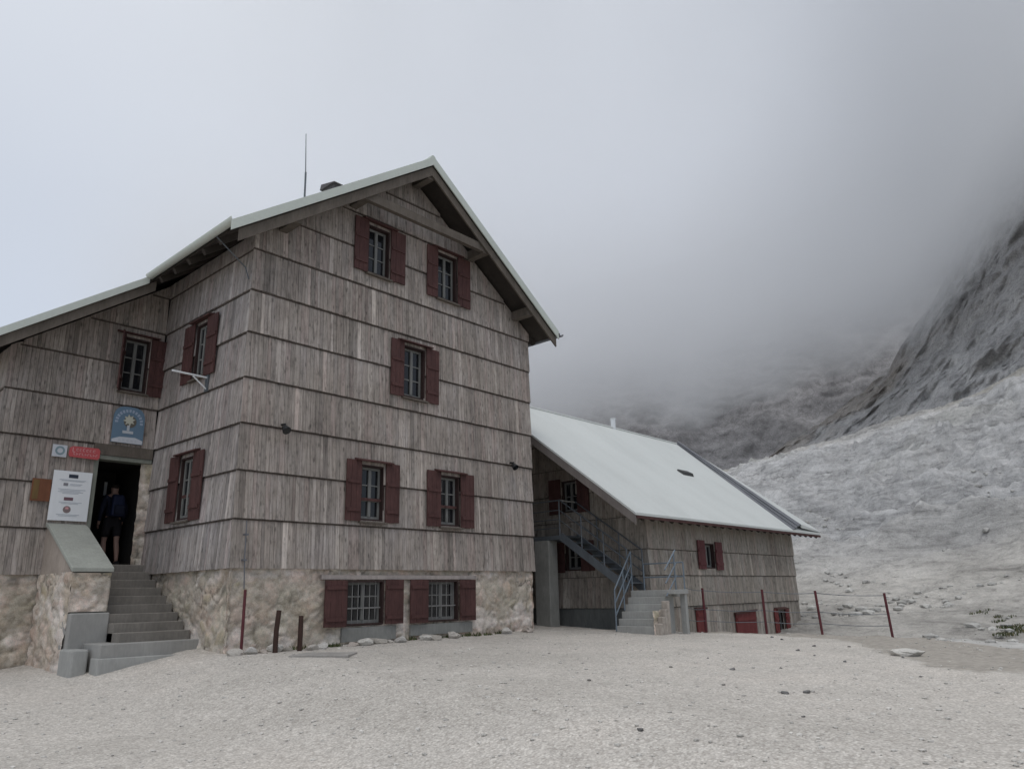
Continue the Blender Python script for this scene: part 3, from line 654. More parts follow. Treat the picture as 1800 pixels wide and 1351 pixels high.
BLUE = flat("sign_blue", (.125, .195, .27)); PALEB = flat("sign_pale_blue", (.30, .36, .46)); CREAM = flat("sign_cream", (.47, .47, .40)); DKM = flat("sign_dark", (.03, .04, .06)); GREYT = flat("sign_grey_text", (.45, .48, .52))
TEAL = flat("sign_teal", (.20, .27, .30)); PINK = flat("sign_pink_white", (.62, .33, .34)); REDS = flat("sign_red", (.46, .085, .09)); MAR = flat("sign_maroon", (.16, .09, .11)); OLIVE = flat("sign_brown_grey", (.12, .11, .09)); WHT = flat("sign_offwhite", (.50, .52, .56))
# emblem board over the door
cx, zc = -.61, 3.03
arch = [(-.92, 2.60), (-.30, 2.60), (-.30, 3.05)]+[(cx+.31*math.copysign(abs(math.cos(R(a)))**.62, math.cos(R(a))), 3.05+.31*math.sin(R(a))**.72) for a in range(15, 180, 15)]+[(-.92, 3.05)]
sg = sign("emblem_board", "blue arch-topped emblem board with pale flower above the entrance", LW, -.92, -.30, 2.60, 3.36, BLUE, shape=arch)
d0 = .0905
mark(sg, "lettering_arc", LW, [q for k, q in enumerate(ring(cx, 3.03, .215, .275, -5, 185, 38)) if k % 3 != 2], PALEB, d0)
mark(sg, "badge", LW, [disc(cx+.02, 3.05, .125, 16)], OLIVE, d0)
pet = []
for k in range(8):
    a = R(45*k+10); b = R(90+45*k+10); c_, s_ = math.cos(a), math.sin(a)
    pet.append(tuple((cx+.0+x*c_-y*s_, 3.08+x*s_+y*c_) for x, y in ((.01, 0), (.06, -.028), (.125, 0), (.06, .028))))
mark(sg, "flower", LW, pet, CREAM, d0+.003); mark(sg, "flower_centre", LW, [disc(cx, 3.08, .07, 14)], CREAM, d0+.0065)
mark(sg, "stem", LW, [(cx-.03, cx+.02, 2.86, 2.97), (cx-.11, cx+.10, 2.80, 2.855)], GREYT, d0+.0032)
mark(sg, "banner", LW, [((-.91, 2.66), (-.76, 2.72), (-.46, 2.73), (-.31, 2.68), (-.31, 2.605), (-.91, 2.605))], WHT, d0)
for k in range(5): mark(sg, "letter", LW, [(-.78+.08*k, -.742+.08*k, 2.64, 2.68)], GREYT, d0+.003)
# big white information board
sg = sign("information_board", "large white information board with small logos left of the doorway", LW, -1.85, -1.17, .99, 1.93, WHITE)
cxx = -1.50
mark(sg, "logo", LW, [(-1.585, -1.42, 1.80, 1.87)], DKM, d0)
mark(sg, "logo", LW, [(-1.66, -1.58, 1.645, 1.70)], flat("logo_grey", (.20, .20, .22)), d0)
mark(sg, "logo", LW, [(-1.62, -1.46, 1.37, 1.43)], MAR, d0)
mark(sg, "logo", LW, [disc(-1.545, 1.20, .068, 16)], flat("logo_brown", (.22, .17, .17)), d0)
mark(sg, "logo_crest", LW, [(-1.575, -1.52, 1.205, 1.245)], PINK, d0+.003)
for z, a, b in ((1.755, -1.74, -1.27), (1.735, -1.70, -1.30), (1.68, -1.55, -1.33), (1.655, -1.55, -1.36), (1.575, -1.74, -1.26), (1.55, -1.70, -1.35), (1.525, -1.74, -1.30), (1.50, -1.66, -1.38), (1.33, -1.70, -1.30), (1.305, -1.66, -1.36), (1.10, -1.72, -1.32), (1.075, -1.68, -1.36)): mark(sg, "text_line", LW, [(a, b, z, z+.011)], GREYT, d0)
# red sign
cz_ = 2.30
pts = [(-1.62, 2.21), (-1.12, 2.20), (-1.085, 2.24), (-1.085, 2.38), (-1.12, 2.425), (-1.58, 2.42), (-1.635, 2.385), (-1.645, 2.25)]
sg = sign("red_sign", "small red enamel sign with pale lettering beside the doorway top", LW, -1.63, -1.09, 2.20, 2.42, REDS, shape=pts)
q = [(-1.585, -1.572, 2.30, 2.395), (-1.585, -1.535, 2.30, 2.312)]
for k, (w_, h_) in enumerate(((.04, .05), (.03, .05), (.035, .065), (.04, .05), (.03, .05), (.045, .05))): q += [(-1.52+.06*k, -1.52+.06*k+.012, 2.33, 2.33+h_), (-1.52+.06*k, -1.52+.06*k+w_, 2.33+h_-.012, 2.33+h_), (-1.52+.06*k, -1.52+.06*k+w_, 2.33, 2.34)]
mark(sg, "lettering", LW, q, PINK, d0); q = []
for k in range(9): q += [(-1.56+.05*k, -1.56+.05*k+.010, 2.25, 2.295), (-1.56+.05*k, -1.56+.05*k+.034, 2.25+.0175*(k % 3), 2.26+.0175*(k % 3))]
mark(sg, "lettering", LW, q, PINK, d0)
sg = sign("ring_sign", "small square white sign with a grey green ring beside the red sign", LW, -1.93, -1.68, 2.185, 2.415, WHT)
mark(sg, "ring", LW, ring(-1.80, 2.305, .05, .085, 0, 360, 24), TEAL, d0)
sg = sign("wooden_plaque", "brown orange plaque half behind the white information board", LW, -2.18, -1.86, 1.33, 1.745, m_paint("orange_brown_varnish", (.16, .062, .03), .5, .4), d=.06)
mark(sg, "panel_field", LW, [(-2.155, -2.06, 1.36, 1.72)], m_paint("ochre_field", (.15, .095, .035), .6, .4), .0755)
# pole bracket below the side window
rp = thing("pole_bracket", "thin white pole jutting level from the side wall beneath a shuttered window", "pole", (0, 1.42, 3.66))
p_ = MB(); p_.tube([(-.74, 1.42, 3.665), (.0, 1.42, 3.655)], .019, 8); obj("pole", p_, WHITE, rp)
p_ = MB(); p_.bar((-.05, 1.42, 3.42), (-.34, 1.42, 3.64), .02, .02); obj("brace", p_, WHITE, rp)
p_ = MB(); p_.box(-.065, .0, 1.36, 1.48, 3.38, 3.72); obj("wall_plate", p_, STEEL, rp)
for (x, z), lab in (((.76, 2.53), "round dark floodlight under a board edge near the hut's left corner"), ((7.06, 2.52), "round dark floodlight under a board edge near the hut's right corner")):
    fl_ = thing("wall_lamp", lab, "lamp", (x, -.05, z), "round floodlights on the timber front")
    b = MB(); b.tube([(x, -.04, z+.07), (x, -.16, z+.06), (x, -.17, z-.01)], .022, 8); obj("arm", b, BLACK, fl_)
    b = MB(); b.tube([(x, -.13, z+.02), (x, -.19, z-.03), (x, -.235, z-.075)], [.045, .065, .082], 14); obj("housing", b, BLACK, fl_, smooth=True)
    b = MB(); b.tube([(x, -.235, z-.0755), (x, -.241, z-.081)], .07, 14); obj("lens", b, GLASS, fl_)

# ------------------------------------------------------------------ entrance stair
st = thing("entrance_stairs", "worn stone entrance steps with a sloping parapet wall leading to the doorway", "stairs", (-.9, 2, gz(-.9, .8)))
n = 9
for k in range(n):
    z1 = .195-.1505*k; y0 = 3.45-.266*k+random.uniform(-.012, .012)
    s_ = MB(); s_.box(-1.195, .012, y0, y0+.62, z1-.40, z1-.002); obj("step", s_, STEP, st, bevel=.012)
s_ = MB(); s_.box(-1.56, .07, 1.03, 1.95, -1.62, -1.165); obj("step", s_, STEPL, st, bevel=.012)
s_ = MB(); s_.hexa([(-1.60, .98, -1.8), (-.25, .86, -1.8), (-.2, 1.2, -1.8), (-1.60, 1.3, -1.8)], [(-1.60, .98, -1.375), (-.25, .86, -1.385), (-.2, 1.2, -1.385), (-1.60, 1.3, -1.375)]); obj("step", s_, CONCL, st, bevel=.012)
s_ = MB(); s_.box(-1.86, -1.61, 1.36, 1.95, -1.9, -1.24); obj("edge_stone", s_, CONCL, st, bevel=.03)
pa = MB(); pa.prism([(D-.02, -1.9), (D-.02, .86), (3.43, .80), (1.97, -.01), (1.97, -.68), (1.99, -1.9)], lambda p, t: (t, p[0], p[1]), -1.77, -1.205)
obj("parapet_core", pa, CONC, st, bevel=.015)
cp = MB(); cp.prism([(D-.03, .87), (D-.03, .945), (3.42, .885), (1.915, .065), (1.915, -.005), (3.43, .81)], lambda p, t: (t, p[0], p[1]), -1.845, -1.165)
obj("coping", cp, m_paint("green_grey_coping", (.33, .34, .305), .9, .3, sc_=(2, 2, 2)), st, bevel=.01)
rubble("parapet_stone", Plane((-1.825, 0, 0), (0, 1, 0), (-1, 0, 0)), 1.93, D, -1.9, .0, st, (), 31, size=.26)
tri = MB(); tri.prism([(1.97, -.03), (D, -.03), (D, .87), (3.43, .80)], lambda p, t: (t, p[0], p[1]), -1.815, -1.765); obj("parapet_render", tri, m_paint("pinkish_render", (.34, .29, .25), .92, .4, sc_=(2, 2, 2)), st)
rubble("parapet_stone", Plane((0, 1.925, 0), (1, 0, 0), (0, -1, 0)), -1.83, -1.20, -.66, -.02, st, (), 32, size=.22)
bl = MB(); bl.box(-1.81, -1.195, 1.80, 2.2, -1.26, -.68); obj("parapet_block", bl, STEPL, st, bevel=.02)

# ------------------------------------------------------------------ people in the doorway
def skin_body(name, joints, edges, m, parent=None, sub=2):
    me = bpy.data.meshes.new(name); names = list(joints); me.from_pydata([joints[k][0] for k in names], [(names.index(a), names.index(b)) for a, b in edges], [])
    o = bpy.data.objects.new(name, me); link(o, parent); me.materials.append(m)
    sk = o.modifiers.new("skin", 'SKIN'); sk.use_smooth_shade = True
    for i, k in enumerate(names):
        v = me.skin_vertices[0].data[i]; r = joints[k][1]; v.radius = r if isinstance(r, tuple) else (r, r)
    me.skin_vertices[0].data[0].use_root = True
    ss = o.modifiers.new("sub", 'SUBSURF'); ss.levels = sub; ss.render_levels = sub
    return o
SKIN = m_paint("skin", (.33, .21, .17), .6, .1); NAVY = m_paint("navy_cloth", (.012, .015, .03), .85, .3); DARKC = m_paint("dark_cloth", (.016, .014, .016), .9, .3); HAIR = m_paint("dark_hair", (.02, .014, .01), .7, .3)
px, py, pz = -.33, 4.55, .195
def J(x, y, z, r): return ((px+x, py+y, pz+z), r)
bj = {"pelvis": J(0, 0, .95, (.15, .11)), "waist": J(0, .01, 1.10, (.13, .10)), "chest": J(0, .04, 1.32, (.16, .115)), "neck": J(0, .07, 1.50, .055), "skull": J(0, .08, 1.60, .085), "crown": J(0, .085, 1.70, .078),
      "shl": J(-.17, .05, 1.42, .06), "ell": J(-.25, .0, 1.14, .045), "wrl": J(-.23, .12, .92, .03), "hal": J(-.23, .15, .85, .034),
      "shr": J(.17, .05, 1.42, .06), "elr": J(.25, .02, 1.14, .045), "wrr": J(.23, .14, .93, .03), "har": J(.23, .18, .86, .034),
      "hil": J(-.10, .0, .86, .085), "knl": J(-.10, .10, .50, .055), "cal": J(-.10, .06, .33, .055), "anl": J(-.10, .02, .10, .036), "tol": J(-.11, .17, .04, .035),
      "hir": J(.10, .0, .86, .085), "knr": J(.10, -.04, .49, .055), "car": J(.10, -.11, .32, .055), "anr": J(.10, -.15, .11, .036), "tor": J(.11, -.01, .04, .035)}
be = [("pelvis", "waist"), ("waist", "chest"), ("chest", "neck"), ("neck", "skull"), ("skull", "crown")]
for s_ in "lr": be += [("chest", "sh"+s_), ("sh"+s_, "el"+s_), ("el"+s_, "wr"+s_), ("wr"+s_, "ha"+s_), ("pelvis", "hi"+s_), ("hi"+s_, "kn"+s_), ("kn"+s_, "ca"+s_), ("ca"+s_, "an"+s_), ("an"+s_, "to"+s_)]
person = tag(skin_body("person", bj, be, SKIN), "person in dark jacket and shorts with bare calves walking in through the doorway", "person")
def grow(keys, k, z=0): return {a: (bj[a][0], tuple(x*k for x in (bj[a][1] if isinstance(bj[a][1], tuple) else (bj[a][1],)*2))) for a in keys}
jk = ["pelvis", "waist", "chest", "shl", "ell", "wrl", "shr", "elr", "wrr"]
jm = grow(jk, 1.16); jm["pelvis"] = (bj["pelvis"][0], (.185, .145))
skin_body("jacket", jm, [x for x in be if x[0] in jk and x[1] in jk], NAVY, person)
sj = grow(["pelvis", "hil", "hir"], 1.22); sj["pelvis"] = (bj["pelvis"][0], (.19, .15)); sj["wst"] = (bj["waist"][0], (.135, .105)); sj["kl"] = (tuple(np.array(bj["knl"][0])+np.array((0, -.02, .08))), (.085, .085)); sj["kr"] = (tuple(np.array(bj["knr"][0])+np.array((0, .02, .08))), (.085, .085))
skin_body("shorts", sj, [("pelvis", "wst"), ("pelvis", "hil"), ("hil", "kl"), ("pelvis", "hir"), ("hir", "kr")], DARKC, person)
skin_body("hair", {"skull": J(0, .05, 1.59, (.092, .088)), "crown": J(0, .07, 1.715, (.092, .096))}, [("skull", "crown")], HAIR, person)
fg = MB()
for s_, hx in ((-1, -.23), (1, .23)):
    for k in range(4):
        b0 = Vector((px+hx+(k-1.5)*.002, py+.13+k*.019+(.03 if s_ > 0 else 0), pz+.84)); fg.tube([b0, b0+Vector((-.005*s_, .004, -.035)), b0+Vector((-.018*s_, .010, -.062-.006*(k in (1, 2)))) ], [.0095, .0085, .007], 6)
    b0 = Vector((px+hx, py+.19+(.03 if s_ > 0 else 0), pz+.88)); fg.tube([b0, b0+Vector((-.012*s_, .022, -.03)), b0+Vector((-.02*s_, .028, -.052))], [.011, .010, .008], 6)
obj("fingers", fg, SKIN, person, smooth=True)
sh = MB()
for kx, y0 in ((-.105, .02), (.105, -.16)):
    sh.hexa([(px+kx-.045, py+y0-.06, pz+.0), (px+kx+.045, py+y0-.06, pz), (px+kx+.05, py+y0+.21, pz), (px+kx-.05, py+y0+.21, pz)], [(px+kx-.04, py+y0-.05, pz+.11), (px+kx+.04, py+y0-.05, pz+.11), (px+kx+.042, py+y0+.19, pz+.05), (px+kx-.042, py+y0+.19, pz+.05)])
obj("shoes", sh, DARKC, person, bevel=.015)
bp = thing("backpack", "dark blue backpack on the back of the person in the doorway", "backpack", (px, py-.15, pz+1.1))
b = MB(); b.hexa([(px-.14, py-.27, pz+1.02), (px+.14, py-.27, pz+1.02), (px+.15, py-.11, pz+1.0), (px-.15, py-.11, pz+1.0)], [(px-.11, py-.22, pz+1.46), (px+.11, py-.22, pz+1.46), (px+.12, py-.09, pz+1.48), (px-.12, py-.09, pz+1.48)]); obj("bag", b, m_paint("blue_nylon", (.014, .020, .052), .7, .3), bp, bevel=.04)
b = MB(); b.box(px-.10, px+.10, py-.32, py-.262, pz+1.05, pz+1.24); obj("pocket", b, NAVY, bp, bevel=.02)
for nm, lab, c in (("notice", "upright white notice strip inside the dark doorway", (-.22, -.16, 1.78, 2.08)), ("notice", "square grey notice inside the dark doorway", (-.145, -.01, 1.50, 1.74))):
    b = MB(); b.box(c[0], c[1], 5.585, 5.595, c[2], c[3]); tag(obj(nm, b, WHITE), lab, "notice")

# ------------------------------------------------------------------ annex
Xa, Xr, Ya, Ye, XE, XEr, AP = 10.13, 19.2, -1.9, -2.5, 8.74, 20.36, .7508
Yr, Zr = 2.68, 5.17
annex = thing("annex_building", "low timber annex with a broad pale metal roof beyond the tall hut", "building", (14.6, 2, -2.2))
def az_(y): return Zr-AP*abs(y-Yr)
AF = Plane((0, Ya, 0), (1, 0, 0), (0, -1, 0)); AG = Plane((Xa, 0, 0), (0, 1, 0), (-1, 0, 0)); AR = Plane((Xr, 0, 0), (0, 1, 0), (1, 0, 0))
af = [(12.97, 13.57, .05, .74), (17.35, 17.90, -1.95, -1.22)]
arows = [-2.75, -.92, -.13, .52, 1.6]
agw = [(.18, .72, .05, .76), (.22, .78, 1.62, 2.50)]
clad(AF, Xa-.03, Xr+.03, arows, af, lambda u: az_(Ya)-.20, annex, tint=(.98, 1.0, .965), seed=21, proud=.04, wmin=.08, wmax=.15, shade_h=.012, shade_c=(.09, .08, .07))
clad(AG, Ya, 7.2, [-.92, -.13, .52, 1.36, 2.1, 2.85, 3.6, 4.4, 5.2], agw, lambda y: az_(y)-.20, annex, tint=(.92, .93, .90), seed=22, proud=.04, wmin=.08, wmax=.15, shade_h=.012, shade_c=(.09, .08, .07))
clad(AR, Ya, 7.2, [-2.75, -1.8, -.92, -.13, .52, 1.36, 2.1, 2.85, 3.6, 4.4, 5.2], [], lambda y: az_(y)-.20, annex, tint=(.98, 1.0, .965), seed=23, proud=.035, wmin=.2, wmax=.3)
c = MB(); c.prism([(Ya+.24, -3.0), (7.2, -3.0), (7.2, az_(7.2)-.25), (Yr, Zr-.25), (Ya+.24, az_(Ya+.24)-.25)], lambda p, t: (t, p[0], p[1]), Xa+.24, Xr-.24); obj("masonry_core", c, CORE, annex)
c = MB(); AG.box(c, Ya+.02, 7.2, -2.6, -.925, -.1, .0); obj("concrete_base", c, m_paint("damp_concrete", (.12, .125, .12), .9, .4), annex)
window(AF, *af[0], .40, .40, annex, cap=False, bars=0, sash=SASH, shm=m_paint("annex_shutter_red", (.115, .038, .04), .7, .4))
window(AF, *af[1], .26, .26, annex, cap=True, bars=1, shm=SHUT2)
window(AG, *agw[0], .44, .44, annex, cap=False, bars=1)
window(AG, *agw[1], .40, .42, annex, cap=False, bars=1)
def hatch(u0, u1, z0, z1l, z1r):
    h = MB(); n = max(2, int((u1-u0)/.16))
    for k in range(n):
        a, b = u0+(u1-u0)*k/n+.003, u0+(u1-u0)*(k+1)/n-.003; za = z1l+(z1r-z1l)*k/n; zb = z1l+(z1r-z1l)*(k+1)/n
        h.hexa([AF.P(a, z0, .04), AF.P(b, z0, .04), AF.P(b, z0, .08), AF.P(a, z0, .08)], [AF.P(a, za, .04), AF.P(b, zb, .04), AF.P(b, zb, .08), AF.P(a, za, .08)])
    o = obj("cellar_hatch", h, SHUT2, annex)
    f = MB(); f.hexa([AF.P(u0-.04, z1l, .03), AF.P(u1+.04, z1r, .03), AF.P(u1+.04, z1r, .12), AF.P(u0-.04, z1l, .12)], [AF.P(u0-.04, z1l+.05, .03), AF.P(u1+.04, z1r+.05, .03), AF.P(u1+.04, z1r+.05, .12), AF.P(u0-.04, z1l+.05, .12)]); obj("hatch_cap", f, SHUT, o)
    f = MB()
    for zz in (z0+.12, z1l-.18): AF.box(f, u0+.03, u1-.03, zz, zz+.08, .08, .10)
    obj("batten", f, SHUT2, o)
hatch(14.45, 15.75, -2.3, -1.22, -1.16); hatch(12.2, 12.70, -2.2, -1.02, -1.02)
# roof of the annex
r_ = MB(); zA = lambda y: az_(y)
r_.prism([(Ye, zA(Ye)), (Yr, Zr), (2*Yr-Ye, zA(Ye)), (2*Yr-Ye, zA(Ye)-.06), (Yr, Zr-.06), (Ye, zA(Ye)-.06)], lambda p, t: (t, p[0], p[1]), XE, XEr)
r_.tube([(XE, Yr, Zr+.0), (20.1, Yr, Zr+.0)], .05, 8)
arf = obj("roof", r_, ROOFW, annex)
# raised strip along the far verge
def rp_(x, y, h): return (x, y, zA(y)+h)
u_ = MB(); B0, T0 = (18.05, Ye+.02), (20.05, Yr-.02)
u_.hexa([rp_(*B0, .0), rp_(B0[0]+.05, B0[1], .0), rp_(T0[0]+.05, T0[1], .0), rp_(*T0, .0)], [rp_(B0[0]+.66, B0[1], .22), rp_(B0[0]+.72, B0[1], .22), rp_(T0[0]+.20, T0[1], .14), rp_(T0[0]+.14, T0[1], .14)])
for f in (.33, .66): u_.bar(rp_(B0[0]+.66*f, B0[1], .22*f+.012), rp_(T0[0]+.14*f, T0[1], .14*f+.012), .03, .03)
obj("upstand", u_, METALD, arf)
u_ = MB(); u_.hexa([rp_(B0[0]+.72, B0[1], .10), rp_(XEr+.03, B0[1], .02), rp_(XEr+.03, T0[1], .02), rp_(T0[0]+.20, T0[1], .05)], [rp_(B0[0]+.72, B0[1], .22), rp_(XEr+.03, B0[1], .06), rp_(XEr+.03, T0[1], .06), rp_(T0[0]+.20, T0[1], .14)])
obj("verge_strip", u_, ROOFW, arf)
b = MB(); b.prism([(Ye+.02, zA(Ye+.02)-.065), (Yr, Zr-.065), (Yr, Zr-.29), (Ye+.02, zA(Ye+.02)-.29)], lambda p, t: (t, p[0], p[1]), XE+.01, XE+.05); b.prism([(Yr+.001, Zr-.065), (2*Yr-Ye, zA(Ye)-.065), (2*Yr-Ye, zA(Ye)-.29), (Yr+.001, Zr-.29)], lambda p, t: (t, p[0], p[1]), XE+.01, XE+.05)
obj("bargeboard", b, m_paint("grey_brown_board", (.17, .15, .14), .85, .35), arf)
b = MB(); b.prism([(Ye+.05, zA(Ye+.05)-.065), (Yr, Zr-.065), (2*Yr-Ye-.05, zA(Ye+.05)-.065), (2*Yr-Ye-.05, zA(Ye+.05)-.12), (Yr, Zr-.12), (Ye+.05, zA(Ye+.05)-.12)], lambda p, t: (t, p[0], p[1]), XE+.06, XEr-.02); obj("roof_deck", b, DARKW, arf)
b = MB(); b.box(XE+.055, XEr, Ye+.005, Ye+.035, zA(Ye)-.13, zA(Ye)-.063); obj("fascia", b, SHUT, arf)
for x in np.arange(XE+.5, XEr-.05, .46): b = MB(); b.bar((x, Ye+.10, zA(Ye+.10)-.185), (x, Ya+.3, zA(Ya+.3)-.185), .09, .12); obj("rafter_tail", b, DARKW, arf)
b = MB(); yv = .12; b.hexa([rp_(15.65, yv-.12, 0), rp_(16.35, yv-.12, 0), rp_(16.35, yv+.12, 0), rp_(15.65, yv+.12, 0)], [rp_(15.68, yv-.10, .10), rp_(16.32, yv-.10, .10), rp_(16.32, yv+.10, .06), rp_(15.68, yv+.10, .06)]); obj("roof_vent", b, m_paint("roof_vent_dark", (.05, .052, .05), .7, .3), arf)
b = MB(); b.tube([(15.66, Yr, Zr-.1), (15.66, Yr, Zr+.33)], .085, 14); b.tube([(15.66, Yr, Zr+.33), (15.66, Yr, Zr+.36)], .10, 14); obj("flue_pipe", b, WHITE, arf)

# ------------------------------------------------------------------ steel stair, concrete steps, gallery
ss = thing("steel_staircase", "grey galvanised steel stair and gallery with railings between hut and annex", "staircase", (9.6, -.5, -.5))
GX0, GX1 = 9.28, 10.05
b = MB(); b.box(GX0, GX1, .22, 4.6, .84, .95); obj("gallery_deck", b, STEEL, ss)
def rail(pts, hs, r=.018, name="railing", posts=None, hgt=.92):
    m_ = MB(); pts = [Vector(p) for p in pts]
    for h in hs: m_.tube([p+Vector((0, 0, h)) for p in pts], r if h == hs[0] else r*.7, 7)
    for p in (posts or pts): m_.tube([Vector(p), Vector(p)+Vector((0, 0, hgt))], r, 7)
    return obj(name, m_, STEEL, ss)
rail([(GX0+.03, 4.5, .95), (GX0+.03, .26, .95)], [.92, .66, .42, .2], posts=[(GX0+.03, y, .95) for y in (.26, 1.5, 2.8, 4.2)])
b = MB(); b.tube([(GX0+.03, .26, 1.87), (GX1+.04, .26, 1.87)], .022, 7); obj("end_bar", b, CONCL, ss)
B, Tq = Vector((0, -1.80, -.46)), Vector((0, .24, .93))
for x in (GX0+.02, GX1-.06):
    b = MB(); b.bar(Vector((x, B.y, B.z)), Vector((x, Tq.y, Tq.z)), .03, .20); obj("stringer", b, STEEL, ss)
for k in range(8):
    f = (k+.6)/8; p = B.lerp(Tq, f); b = MB(); b.box(GX0+.05, GX1-.08, p.y-.12, p.y+.12, p.z+.02, p.z+.055); obj("tread", b, STEEL, ss)
for x in (GX0+.02, GX1-.06):
    a, c_ = Vector((x, B.y, B.z+.05)), Vector((x, Tq.y, Tq.z+.05))
    rail([a, c_], [.90, .62, .36], posts=[a.lerp(c_, f) for f in (0, .33, .66)], hgt=.9)
pl_ = MB(); pl_.box(9.25, 9.62, .62, 1.12, -1.9, .835); tag(obj("concrete_pillar", pl_, CONC, bevel=.015), "square grey concrete pillar holding up the steel gallery beside the hut", "pillar")
cs = thing("concrete_steps", "pale concrete steps with blue grey handrails rising to the steel stair", "stairs", (9, -2.4, -1.4))
xs0, ztop = 8.66, -.50; nr = 6; zb0 = gz(8.7, -2.4)
for k in range(nr):
    b = MB(); zt = zb0+(ztop-zb0)*(k+1)/(nr+0.0); b.box(xs0+.145*k, xs0+.145*(k+1)+(.0 if k < nr-1 else .05), -2.85, -1.80, -1.8, zt); obj("step", b, CONCL, cs, bevel=.008)
b = MB(); b.box(9.53, 10.08, -2.85, -1.93, -.66, -.501); b.box(9.10, 9.75, -3.16, -2.86, -.60, -.50); obj("landing", b, CONCL, cs, bevel=.008)
b = MB(); b.box(9.62, 9.73, -3.13, -3.0, -1.8, -.605); obj("landing_post", b, CONCL, cs)
rubble("side_wall", Plane((0, -2.87, 0), (1, 0, 0), (0, -1, 0)), xs0-.05, 9.12, -1.8, -.95, cs, (), 41, size=.2)
b = MB()
for k in range(4): b.box(xs0+.02+.11*k, xs0+.02+.11*(k+1)-.004, -3.02, -2.852, -1.8, -1.22+.16*k+random.uniform(-.03, .03))
obj("stone_string", b, m_paint("rough_stone", (.37, .33, .29), .95, .5, sc_=(7, 7, 7)), cs, bevel=.02)
def rail2(a, c_, hs, posts, nm="handrail"):
    m_ = MB(); a, c_ = Vector(a), Vector(c_)
    for h in hs: m_.tube([a+Vector((0, 0, h)), c_+Vector((0, 0, h))], .017, 7)
    for f in posts: p = a.lerp(c_, f); m_.tube([p, p+Vector((0, 0, hs[0]))], .018, 7)
    return obj(nm, m_, m_paint("blue_grey_steel", (.17, .205, .24), .5, .25, .3), cs)
rail2((8.66, -1.83, zb0+.05), (9.42, -1.83, -.5), [.92, .62, .34], (0, .5, 1))
rail2((9.03, -3.0, -.98), (9.55, -3.0, -.52), [.92, .62, .34], (.85,))
rail2((9.70, -3.1, -.5), (9.70, -2.0, -.5), [.62, .3], (0, 1), "landing_rail")

# ------------------------------------------------------------------ posts, fence
def post_thing(name, label, x, y, h, w, m, lean=(0, 0), group=None):
    z = gz(x, y); mb = MB(); n = 6; mb.tube([(0, 0, -.25), (0, 0, h*.5), (lean[0], lean[1], h)], [w/2, w/2, w/2*.95], n)
    o = obj(name, mb, m); o.location = (x, y, z); return tag(o, label, "post", group)
post_thing("red_pole", "slender maroon metal pole standing at the hut's stone corner", .20, -.17, 1.02, .05, MAROON, (.02, .04))
post_thing("wooden_stake", "taller dark stake by the stone base, beside the maroon pole", .68, -.42, .68, .085, BLACKW, (.03, 0))
post_thing("wooden_stake", "shorter dark stake by the stone base, nearer the cellar window", 1.15, -.42, .58, .085, BLACKW, (.01, .02))
fence = thing("wire_fence", "thin wire fence on leaning maroon posts along the terrace rim", "fence", (12.8, -4.9, -1.7))
FP = [(9.75, -3.05), (11.15, -2.78), (12.3, -3.82), (12.98, -4.95), (14.2, -6.2)]
tops = []
for i, (x, y) in enumerate(FP[1:]):
    z = gz(x, y); mb = MB(); L = (-.05, .05) if i > 1 else (-.01, .01); mb.tube([(x, y, z-.3), (x+L[0], y+L[1], z+1.06)], .032, 8); obj("post", mb, MAROON, fence); tops.append((x, y, z, L))
wm = MB()
for h in (1.0, .55, .28):
    P0 = [Vector((9.75, -3.05, -1.45+h))]+[Vector((x+L[0]*h, y+L[1]*h, z+h)) for x, y, z, L in tops]
    for a, c_ in zip(P0[:-1], P0[1:]): wm.tube([a, a.lerp(c_, .25)-Vector((0, 0, .02)), a.lerp(c_, .5)-Vector((0, 0, .03)), a.lerp(c_, .75)-Vector((0, 0, .02)), c_], .008, 5)
obj("wire", wm, STEEL, fence)

# ------------------------------------------------------------------ manhole slab, rocks, weeds
mz = gz(.93, -1.45)
mb = MB(); mb.hexa([(.42, -1.25, mz-.1), (1.0, -2.02, mz-.1), (1.48, -1.62, mz-.1), (.98, -.92, mz-.1)], [(.42, -1.25, mz+.035), (1.0, -2.02, mz+.03), (1.48, -1.62, mz+.03), (.98, -.92, mz+.035)])
tag(obj("cover_slab", mb, m_paint("gravelly_slab", (.30, .285, .265), .95, .4, sc_=(4, 4, 4)), bevel=.01), "flat concrete cover slab set in the gravel in front of the hut", "slab")
def rock_mesh(seed, flat_=.6):
    bm = bmesh.new(); bmesh.ops.create_icosphere(bm, subdivisions=3, radius=1)
    P = np.array([v.co[:] for v in bm.verts]); rg = np.random.default_rng(seed); off = rg.uniform(0, 50, 3)
    d = 1+.28*fbm(P[:, 0]*1.1+off[0], P[:, 1]*1.1+off[1], P[:, 2]*1.1+off[2], 4, seed)
    for nrm in rg.normal(size=(7, 3)):
        nrm = nrm/np.linalg.norm(nrm); c_ = rg.uniform(.55, .8); pr = (P*d[:, None])@nrm; d = np.where(pr > c_, d*c_/np.maximum(pr, 1e-6), d)
    for v, k in zip(bm.verts, d): v.co *= k; v.co.z *= flat_
    me = bpy.data.meshes.new("rock"); bm.to_mesh(me); bm.free(); return me
def colour_mesh(me, c, m):
    me = me.copy(); at = me.color_attributes.new("Col", 'FLOAT_COLOR', 'POINT'); a = np.ones((len(me.vertices), 4), np.float32); a[:, :3] = c; at.data.foreach_set("color", a.ravel()); me.materials.append(m); return me
base_m = [rock_mesh(i, .55+.1*(i % 3)) for i in range(5)]
pale = [colour_mesh(m, c, ROCKM) for m, c in zip(base_m, ((.46, .43, .39), (.50, .48, .45), (.42, .37, .33), (.55, .53, .49), (.38, .35, .31)))]
